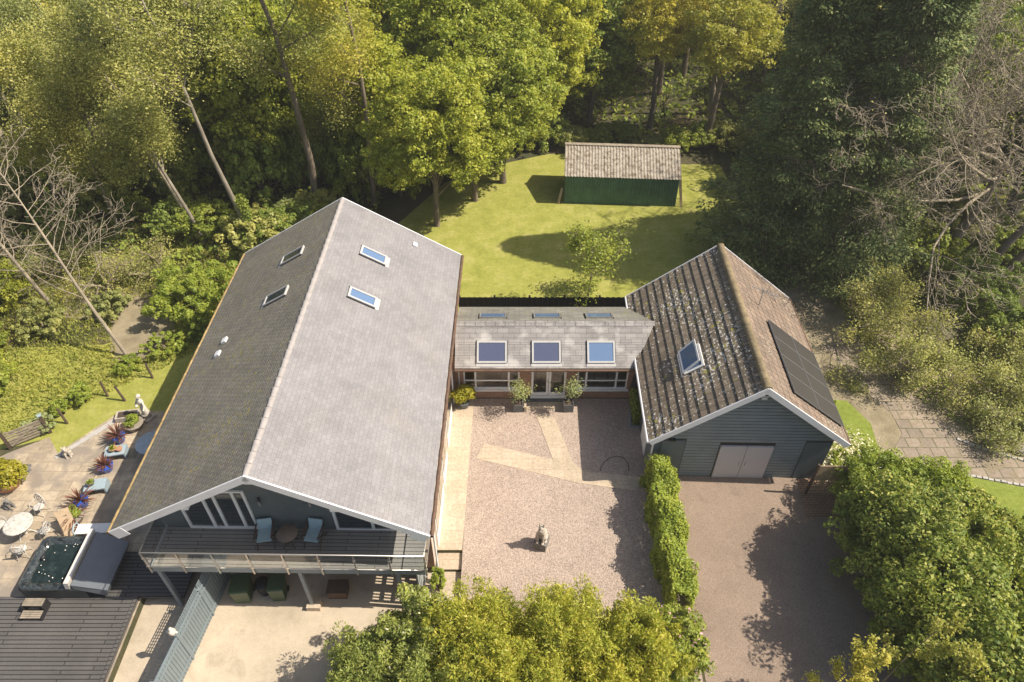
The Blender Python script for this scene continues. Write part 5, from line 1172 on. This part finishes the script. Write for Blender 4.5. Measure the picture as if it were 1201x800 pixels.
def conifer(seed, H, rx, mat='leaf_conifer', nb=330, per=300, z0=.6):
    """layered boughs round a trunk, each a drooping flat spray with a lit tip and a gap below it"""
    rng = np.random.default_rng(seed); o0 = bpy.data.objects.new('conifer_tree', None); col.objects.link(o0)
    t = np.sort(rng.random(nb)) ** .9; z = z0 + (H - z0) * t; a = np.arange(nb) * 2.4 + rng.normal(0, .35, nb)
    Lb = (rx * (1 - t) ** .6 + .35) * rng.uniform(.62, 1.12, nb) * (1 + .14 * np.sin(a * 2 + z * .5))
    k = np.repeat(np.arange(nb), per); n = len(k); f = rng.random(n) ** .6
    r = Lb[k] * (.3 + .7 * f); w = .18 + .34 * np.sin(np.pi * np.clip(f, .1, .95)) * np.clip(Lb[k] * .42, .5, 1.4)
    lat = rng.normal(0, 1, n) * w; ca, sa = np.cos(a[k]), np.sin(a[k])
    drop = -.16 * r - .22 * np.abs(lat) + .25 * f ** 3 + rng.normal(0, .10, n) - rng.random(n) ** 3 * .45
    C = np.stack([ca * r - sa * lat, sa * r + ca * lat, z[k] + drop], 1)
    outd = np.stack([ca, sa, np.full(n, -.3)], 1); al = outd + np.stack([-sa, ca, np.zeros(n)], 1) * np.sign(lat)[:, None] * .8 + rng.normal(0, .3, (n, 3))
    leaf_obj('crown', C, outd * .35 + np.array([0, 0, .9]), .17, .42, M[mat], o0, rng, nrm(al), jitter=.45)
    polys = [([np.array((0, 0, -.3)), np.array((0, 0, H * .5)), np.array((0, 0, H * .93))], [.35, .22, .03], 3)]
    for i in range(0, nb, 2): polys.append(([np.array((0, 0, z[i])), np.array((np.cos(a[i]) * Lb[i] * .5, np.sin(a[i]) * Lb[i] * .5, z[i] - .05 * Lb[i])), np.array((np.cos(a[i]) * Lb[i] * .95, np.sin(a[i]) * Lb[i] * .95, z[i] - .12 * Lb[i]))], [.05, .03, .01], 2))
    branch_obj('trunk', polys, M['bark'], o0); return o0
PROTO = {
 'lime': [broadleaf(1, 13, 4.6, 3.0, 620, 100, .17, 'leaf_lime', brad=(.28, .75), amp=.45), broadleaf(2, 12, 4.2, 2.6, 580, 100, .17, 'leaf_lime', brad=(.28, .75), amp=.45)],
 'mid': [broadleaf(3, 12, 4.0, 2.0, 460, 85, .17, 'leaf_mid', brad=(.28, .75), amp=.45), broadleaf(4, 10, 3.8, 1.5, 440, 85, .17, 'leaf_mid', brad=(.28, .75), amp=.45)],
 'gold': [broadleaf(5, 12, 3.8, 3.5, 420, 75, .15, 'leaf_gold', brad=(.25, .7), amp=.5)],
 'dark': [broadleaf(6, 9, 3.6, 1.0, 110, 120, .24, 'leaf_dark')],
 'olive': [sparse(7, 11, .14, 'leaf_olive', 'bark_twig', 38000, .115, jit=.5, minr=.014), sparse(8, 9.5, .12, 'leaf_olive', 'bark_bare', 30000, .115, jit=.5, minr=.014), sparse(9, 12, .14, 'leaf_olive', 'bark_bare', 20000, .11, jit=.45, minr=.015)],
 'birch': [sparse(10, 17, .17, 'leaf_olive', 'bark_pale', 14000, .11, .28, .5, .65, 8, .45), sparse(16, 14, .14, 'leaf_olive', 'bark_pale', 13000, .11, .3, .4, .65, 8, .4)],
 'bare': [sparse(11, 11, .26, 'leaf_olive', 'bark_bare', 1800, .10, .62, .28, .85, 6, .3, depth=4, minr=.014)],
 'conifer': [conifer(12, 18, 3.8), conifer(13, 15, 3.2)],
 'larch': [sparse(14, 20, .24, 'leaf_olive', 'bark', 22000, .12, .24, .45, .8, 10, .5), sparse(15, 18, .22, 'leaf_gold', 'bark', 20000, .12, .26, .40, .8, 9, .5)],
}
NAMES = {'lime': ('sycamore_tree', 'tree'), 'mid': ('green_tree', 'tree'), 'gold': ('golden_tree', 'tree'), 'dark': ('dark_tree', 'tree'), 'olive': ('spring_tree', 'tree'), 'birch': ('birch_tree', 'tree'), 'bare': ('bare_tree', 'tree'), 'conifer': ('conifer_tree', 'tree'), 'larch': ('tall_tree', 'tree')}
used = {}
def tree(kind, x, y, s=1.0, lab='', v=0, rot=None, group=None, tilt=None, sz=None):
    P = PROTO[kind]; v %= len(P); key = (kind, v)
    o = P[v] if key not in used else copy_tree(P[v])
    used[key] = True
    o.name = NAMES[kind][0]; o.location = (x, y, max(-.1, ground_z(x, y) - .05)); o.rotation_euler = ((tilt[0], tilt[1]) if tilt else (0, 0)) + (random.uniform(0, 6.28) if rot is None else rot,)
    if tilt: o.rotation_euler = (Matrix.Rotation(tilt[0], 3, 'X') @ Matrix.Rotation(tilt[1], 3, 'Y') @ Matrix.Rotation(rot or 0, 3, 'Z')).to_euler()
    o.scale = (s, s, sz or s); tag(o, lab, NAMES[kind][1], group); return o
# named trees
tree('larch', -12.5, 38.8, 1.0, 'tall brown-trunked tree rising straight behind the left slope of the big house roof', 0, 1.0)
tree('larch', -9.0, 39.8, .95, 'tall brown-trunked tree rising behind the ridge of the big house, right of the taller one', 1, 2.0)
tree('birch', -15.2, 34.9, 1.0, 'pale leaning birch with an ivy-wrapped foot at the back left corner of the big house', 0, 0., tilt=(0, R(-5)))
tree('birch', -18.6, 35.5, .9, 'forked pale birch in the left wood, left of the ivy-wrapped one', 1, 1.5, tilt=(0, R(-6)))
rng = np.random.default_rng(77); n = 5000; zz = rng.uniform(0, 3.6, n); aa = rng.uniform(0, 6.283, n); rr_ = .26 + rng.normal(0, .07, n)
C = np.stack([rr_ * np.cos(aa) - zz * .09, rr_ * np.sin(aa), zz], 1); iv = leaf_obj('ivy', C, np.stack([np.cos(aa), np.sin(aa), np.full(n, .3)], 1), .10, .8, M['leaf_mid'], None, rng); iv.location = (-15.2, 34.9, 0); tag(iv, 'ivy wrapped round the foot of the pale leaning birch', 'ivy')
tree('lime', -4.7, 37.4, .82, 'lime green sycamore with its trunk at the near left corner of the back lawn', 0, 0.4, group='lime green trees round the back lawn')
tree('lime', -.6, 42.6, .95, 'lime green sycamore overhanging the lawn just left of the green shed', 1, 2.2, group='lime green trees round the back lawn')
tree('lime', -3.6, 46.5, 1.1, 'lime green sycamore behind the near one, left of the back lawn', 0, 3.6, group='lime green trees round the back lawn')
tree('lime', -8.6, 43.0, .95, 'lime green sycamore rising between the roof ridge and the near sycamore', 1, 5.1, group='lime green trees round the back lawn')
tree('lime', -2.4, 40.3, .72, 'smallest lime green sycamore, leaning over the lawn between two larger ones', 0, 4.4, group='lime green trees round the back lawn')
tree('lime', 2.4, 48.0, .9, 'lime green sycamore right behind the left end of the green shed', 0, 1.1, group='lime green trees round the back lawn')
tree('mid', .6, 52.5, 1.05, 'green tree well behind the left end of the shed', 0, 1.2, group='trees behind the shed')
tree('mid', 6.0, 51.5, 1.1, 'green tree with a dark trunk behind the middle of the shed', 1, 2.2, group='trees behind the shed')
tree('gold', 10.5, 50.5, 1.0, 'golden green tree behind the right end of the shed', 0, 0.2, group='trees behind the shed')
tree('gold', 14.2, 47.5, 1.0, 'golden green tree at the far right corner of the back lawn, beside the dark conifers', 0, 2.9, group='trees behind the shed')
tree('conifer', 14.9, 34.0, 1.0, 'huge dark conifer behind the garage, nearest the lawn', 0, 0., group='dark conifers behind the garage')
tree('conifer', 18.2, 33.0, 1.05, 'huge dark conifer behind the garage, middle of the group', 0, 2., group='dark conifers behind the garage')
tree('conifer', 19.2, 36.8, .85, 'tall dark conifer behind the two nearest ones, left of the bare tree', 1, 3., group='dark conifers behind the garage')
tree('conifer', 21.8, 36.5, .95, 'dark conifer furthest right behind the bare branches', 1, 4., group='dark conifers behind the garage')
def big_bare(x, y, seed, fork, r, dirs, L, lab, lean=(0, 0)):
    rng = np.random.default_rng(seed); o0 = empty('bare_tree', (x, y, 0), 0, lab, 'tree', 'bare spreading trees in the right garden'); out, tips = [], []
    top = np.array([lean[0] * fork, lean[1] * fork, fork]); pts = [np.array([0, 0, -.2]), top * .35 + rng.normal(0, .1, 3), top * .7 + rng.normal(0, .1, 3), top]
    out.append((pts, [r * 1.2, r, r * .85, r * .7], 3))
    branch_obj('trunk', out, M['bark'], o0); out = []
    for k, (dx, dy, dz) in enumerate(dirs):
        q = pts[2] + (top - pts[2]) * ((k + .5) / len(dirs)); branches(rng, q, (dx, dy, dz), L * rng.uniform(.85, 1.15) * (1.55 if dx < -.5 else 1.0), r * .34, 3, .62, 8, .12, .015, out, tips, .48, .2)
    branch_obj('branches', out, M['bark_bare'], o0, .012); T = np.array(tips); n = 1500
    C = T[rng.integers(0, len(T), n)] + rng.normal(0, .1, (n, 3)); leaf_obj('buds', C, np.tile([0, 0, 1.], (n, 1)), .08, .6, M['leaf_olive'], o0, rng); return o0
big_bare(24.8, 32.8, 41, 7.2, .26, [(-1, -.25, .1), (-1, -.5, -.05), (-1, .1, .4), (-.6, -.8, .3), (-.5, .1, 1), (.7, -.3, .6), (-.9, -.2, .7), (-.7, .3, .9)], 6.6, 'large bare tree with pale branches spreading left over the dark conifers', (.06, 0))
big_bare(26.5, 32.0, 43, 6.2, .20, [(-.7, -.6, .5), (-.3, -.5, .9), (.6, -.4, .7), (-.8, .2, .8)], 5.2, 'bare multi-stemmed tree with dark trunk leaning to the right photo edge', (.34, .05))
big_bare(27.2, 31.6, 44, 6.5, .18, [(-.5, -.6, .6), (.2, -.5, .9), (.6, -.4, .7)], 4.6, 'right-most dark leaning trunk of the bare group at the right photo edge', (.46, .08))
big_bare(24.6, 38.2, 45, 8.0, .22, [(-1, -.4, .5), (-.6, -.6, .8), (.6, -.4, .7), (.1, -.6, 1), (1, -.2, .4)], 6.0, 'bare pale tree behind the largest one, reaching the top photo edge')
tree('bare', 30.5, 37.0, 1.15, 'bare pale-branched tree in the top right corner behind the others', 0, 4.1)
tree('bare', 22.8, 40.0, 1.15, 'bare branched tree between the conifers and the top right corner', 0, 5.3)
tree('bare', 15.5, 52.5, 1.0, 'small bare tree at the top edge between the golden tree and the conifers', 0, 1.3)
# the bare leaning tree on the left bank and its neighbour
def leaner(x, y, d, L, seed, lab, r=.12, nch=16):
    rng = np.random.default_rng(seed); o0 = empty('bare_leaning_tree', (x, y, 0), 0, lab, 'tree', 'bare pale trees on the left bank'); out, tips = [], []
    d = np.array(d, float); d /= np.linalg.norm(d); pts = []; p = np.zeros(3); dd = d.copy()
    for i in range(9): pts.append(p.copy()); dd = dd + rng.normal(0, .03, 3); dd /= np.linalg.norm(dd); p = p + dd * L / 8
    rad = [r * (1 - .85 * i / 8) for i in range(9)]; out.append((pts, rad, 3))
    for k in range(nch):
        t = .3 + .68 * k / nch; i = int(t * 8); q = pts[i] + (pts[i + 1] - pts[i]) * (t * 8 - i)
        a = rng.uniform(-1, 1); sd_ = np.cross(d, [0, 0, 1.]); sd_ /= np.linalg.norm(sd_); side = 1 if k % 3 else -1
        nd = d * .45 + sd_ * side * rng.uniform(.7, 1.1) + np.array([0, 0, rng.uniform(-.1, .5)])
        branches(rng, q, nd, L * .30 * (1.25 - t * .8) * rng.uniform(.8, 1.3), r * .24, 2, .7, 5, .16, .02, out, tips, .5, .2)
    branch_obj('trunk', out, M['bark_bare'], o0, .009); return o0
leaner(-19.4, 25.6, (-.42, .25, 1), 11.5, 601, 'bare pale tree leaning left with fine twigs, on the bank beside the big house', .10, 24)
leaner(-25.0, 29.5, (-.35, .1, 1), 8, 602, 'smaller bare pale tree at the left edge beyond the bank', .12, 16)
# young tree on the lawn behind the black fence
o0 = sparse(700, 4.6, .07, 'leaf_mid', 'bark', 5200, .12, .5, .2, .75, 7, .22, depth=3, name='young_tree'); o0.location = (4.1, 29.6, 0); tag(o0, 'young leafy tree on the back lawn right behind the black fence', 'tree')
# the surrounding wood, tree by tree
wood = []
rw = random.Random(5)
def scatter(x0, x1, y0, y1, step, kinds, avoid, tag_):
    y = y0; k = 0
    while y < y1:
        x = x0 + (k % 2) * step * .5
        while x < x1:
            px, py = x + rw.uniform(-.3, .3) * step, y + rw.uniform(-.3, .3) * step
            if abs(px) < py * .80 + 4 and not avoid(px, py): wood.append((px, py, rw.choice(kinds), tag_))
            x += step
        y += step * .9; k += 1
inlawn = lambda x, y: (-8 < x < 14.5 and y < 49) or (x > -17 and x < 0 and y < 41 and y > 20 and x > -21 + (y - 25) * .2 and y < 36) 
scatter(-58, -17, 38, 66, 4.8, ['olive'] * 8 + ['birch', 'gold'], inlawn, 'left wood')
scatter(-46, -29, 31, 38, 4.4, ['olive', 'olive', 'lime'], inlawn, 'left wood')
scatter(-17, -7, 42, 66, 5.2, ['mid', 'olive', 'lime', 'mid'], inlawn, 'wood behind the big house')
scatter(-6, 16, 55, 68, 5.6, ['lime', 'mid', 'gold', 'mid'], inlawn, 'wood behind the shed')
scatter(22, 58, 49, 66, 5.6, ['mid', 'olive', 'gold', 'mid', 'olive'], inlawn, 'right wood')
scatter(22, 44, 40, 46, 5.0, ['mid', 'dark', 'mid'], inlawn, 'right wood')
scatter(-60, 60, 68, 92, 7.0, ['mid', 'olive', 'lime', 'dark'], inlawn, 'far wood')
KW = {'lime': 'lime green leafy', 'mid': 'mid green leafy', 'gold': 'golden green', 'dark': 'dark green dense', 'olive': 'olive spring-leaved', 'birch': 'pale-stemmed thin', 'bare': 'bare branched', 'larch': 'tall thin-crowned'}
from collections import defaultdict
byk = defaultdict(list)
for w_ in wood: byk[(w_[3], w_[2])].append(w_)
ORD = ['first', 'second', 'third', 'fourth', 'fifth', 'sixth', 'seventh', 'eighth', 'ninth', 'tenth', 'eleventh', 'twelfth']
for (tg_, kd), L in byk.items():
    L.sort(key=lambda w_: w_[1]); nrow = max(1, math.ceil(len(L) / 10)); per = math.ceil(len(L) / nrow)
    for r_ in range(nrow):
        row = sorted(L[r_ * per:(r_ + 1) * per], key=lambda w_: w_[0] / w_[1])
        for i, (x, y, k_, _) in enumerate(row):
            rowname = '' if nrow == 1 else (', front row' if r_ == 0 else (', back row' if r_ == nrow - 1 else ', %s row' % ORD[r_]))
            tree(k_, x, y, rw.uniform(.85, 1.15), '%s tree in the %s%s, %s from the left' % (KW[k_], tg_, rowname, ORD[i]), rw.randint(0, 2), rw.uniform(0, 6.28), group='%s trees of the %s' % (KW[k_], tg_))
print('TREES', len(wood))
# understorey bushes along the wood edge
edge = []
for i in range(30):
    x = -27 + i * 1.0 * rw.uniform(.9, 1.1); y = 33.5 + max(0, (x + 20)) * .45 + rw.uniform(-.8, 2.5)
    if x < -9.5 and (x > -17 or i % 3 == 0): edge.append((x, y + (3.5 if x < -17 else 0)))
for i in range(14): edge.append((-9 + i * 1.9, 46.8 + rw.uniform(-.5, 2.2)))
for i in range(14): edge.append((20 + rw.uniform(0, 12), 31.5 + rw.uniform(0, 8)))
for i in range(16): edge.append((-27 + i * 1.4 + rw.uniform(-.5, .5), 40.5 + rw.uniform(0, 6)))
for i in range(10): edge.append((-44 + i * 2.0, 36 + rw.uniform(-2, 6)))
pr = {}; cnt = defaultdict(int)
zone = lambda x, y: ('at the far left wood edge' if x < -28 else ('deep in the left wood' if y > 39.5 else 'under the left wood')) if x < -9.2 else ('behind the green shed' if x < 17.9 and y > 44 else 'behind the right-hand bare trees')
for i, (x, y) in enumerate(sorted(edge)):
    k = i % 3; mt = ('leaf_olive', 'leaf_mid', 'leaf_under')[k]
    if k not in pr: pr[k] = shrub('wood_edge_bush', x, y, 1.7, 2.2, 9500, .125, M[mt], '', 'bush', 800 + k, 44, asp=.65, brad=.34, group='bushes along the wood edge'); o = pr[k]
    else: o = copy_tree(pr[k]); o.location = (x, y, 0); s_ = rw.uniform(.7, 1.3) * (1.25 if y > 39 and x < -6 else 1); o.scale = (s_, s_, s_ * (rw.uniform(1.1, 1.9) if y > 39 and x < -6 else rw.uniform(.7, 1.1))); o.rotation_euler.z = rw.uniform(0, 6.28)
    z_ = zone(x, y); q = cnt[(k, z_)]; cnt[(k, z_)] += 1
    o['label'] = '%s from the left of the %s bushes %s' % (ORD[q % 12], ('olive', 'mid green', 'deep green')[k], z_)
# ground cover
def cover(name, region, n, size, mat, hmax, seed, lab, asp=.5, upright=True, keep=None, lumps=True):
    rng = np.random.default_rng(seed); x0, x1, y0, y1 = region; x = rng.uniform(x0, x1, n); y = rng.uniform(y0, y1, n)
    if keep is not None: k = keep(x, y); x, y = x[k], y[k]
    hh = hmax * (.5 + .5 * np.sin(x * 1.3 + np.sin(y)) * np.sin(y * 1.7 + x * .3)) if lumps else hmax
    gz = np.array([max(-.05, ground_z(a, b)) for a, b in zip(x, y)]); C = np.stack([x, y, gz + rng.random(len(x)) * hh + .02], 1)
    o = leaf_obj(name, C, np.tile([0, 0, .5], (len(x), 1)), size, asp, mat, None, rng, np.tile([0, 0, 1.], (len(x), 1)) + rng.normal(0, .5, (len(x), 3)) if upright else None, jitter=.6)
    return tag(o, lab, 'ground cover', kind='stuff')
def inpoly(poly):
    P = np.array(poly)
    def f(x, y):
        r_ = np.zeros(len(x), bool); j = len(P) - 1
        for i in range(len(P)):
            xi, yi = P[i]; xj, yj = P[j]
            r_ ^= ((yi > y) != (yj > y)) & (x < (xj - xi) * (y - yi) / (yj - yi + 1e-9) + xi); j = i
        return r_
    return f
# rough grass on the left bank thins out towards the mown strip beside the house
bank = inpoly([(-33, 19.5), (-23, 20.4), (-20.5, 22.2), (-17.5, 24.6), (-15.0, 27.2), (-13.2, 31), (-14, 35), (-22, 37.5), (-38, 38)])
cover('rough_grass', (-38, -13, 19, 38), 95000, .17, M['leaf_grass'], .25, 901, 'rough yellow-green grass and weeds on the left bank', .3, True, lambda x, y: bank(x, y) & ~inpoly([(-20.0, 25.6), (-18.6, 25.4), (-17.8, 26.6), (-18.0, 28.2), (-19.8, 30), (-22.5, 31), (-24, 30), (-21.5, 28.6)])(x, y))
twiggy(-22.5, 31.0, 2.2, 'grey-brown tangle of twigs behind the bare pale tree on the left bank', 511, M['bark_bare'], M['leaf_olive'], 2500, 'twig_tangle', 'shrub')
twiggy(-20.2, 32.2, 2.2, 'brown tangle of twigs between the bare pale tree and the forked birch', 512, M['bark_twig'], M['leaf_olive'], 3500, 'twig_tangle', 'shrub')
twiggy(-26.0, 32.5, 2.3, 'pale tangle of twigs behind the smaller bare tree at the left', 513, M['bark_bare'], M['leaf_olive'], 4000, 'twig_tangle', 'shrub')
cover('undergrowth', (-62, 62, 33, 92), 90000, .34, M['leaf_under'], .7, 902, 'green undergrowth on the woodland floor', .7, False, lambda x, y: (np.abs(x) < y * .8 + 4) & ~((x > -8.5) & (x < 15.5) & (y < 47.5)) & ~((x > -16) & (x < -2) & (y < 34)))
cover('woodland_edge_cover', (15, 27, 20, 34), 16000, .14, M['leaf_under'], .35, 903, 'low leafy cover under the twiggy shrubs on the right', .6, False, inpoly([(17.2, 34), (27, 34), (27, 18.8), (23, 19.6), (20.9, 20.7), (19.5, 22.5), (18.2, 25)]))

# ================================================================ AIR
g = MB(); g.box(-170, 170, -70, 235, -3, 27.5); hz = g.build('haze', None or M['black'])
t = NT('thin_air'); t.n.remove(t.b); pv_ = t.add('ShaderNodeVolumePrincipled'); pv_.inputs['Color'].default_value = (.95, .93, .88, 1); pv_.inputs['Density'].default_value = .0008; pv_.inputs['Anisotropy'].default_value = .3
t.link(pv_.outputs[0], t.out.inputs['Volume']); hz.data.materials.clear(); hz.data.materials.append(t.m); tag(hz, 'thin pale haze over the whole scene', 'haze', kind='stuff')
scene.cycles.volume_bounces = 0
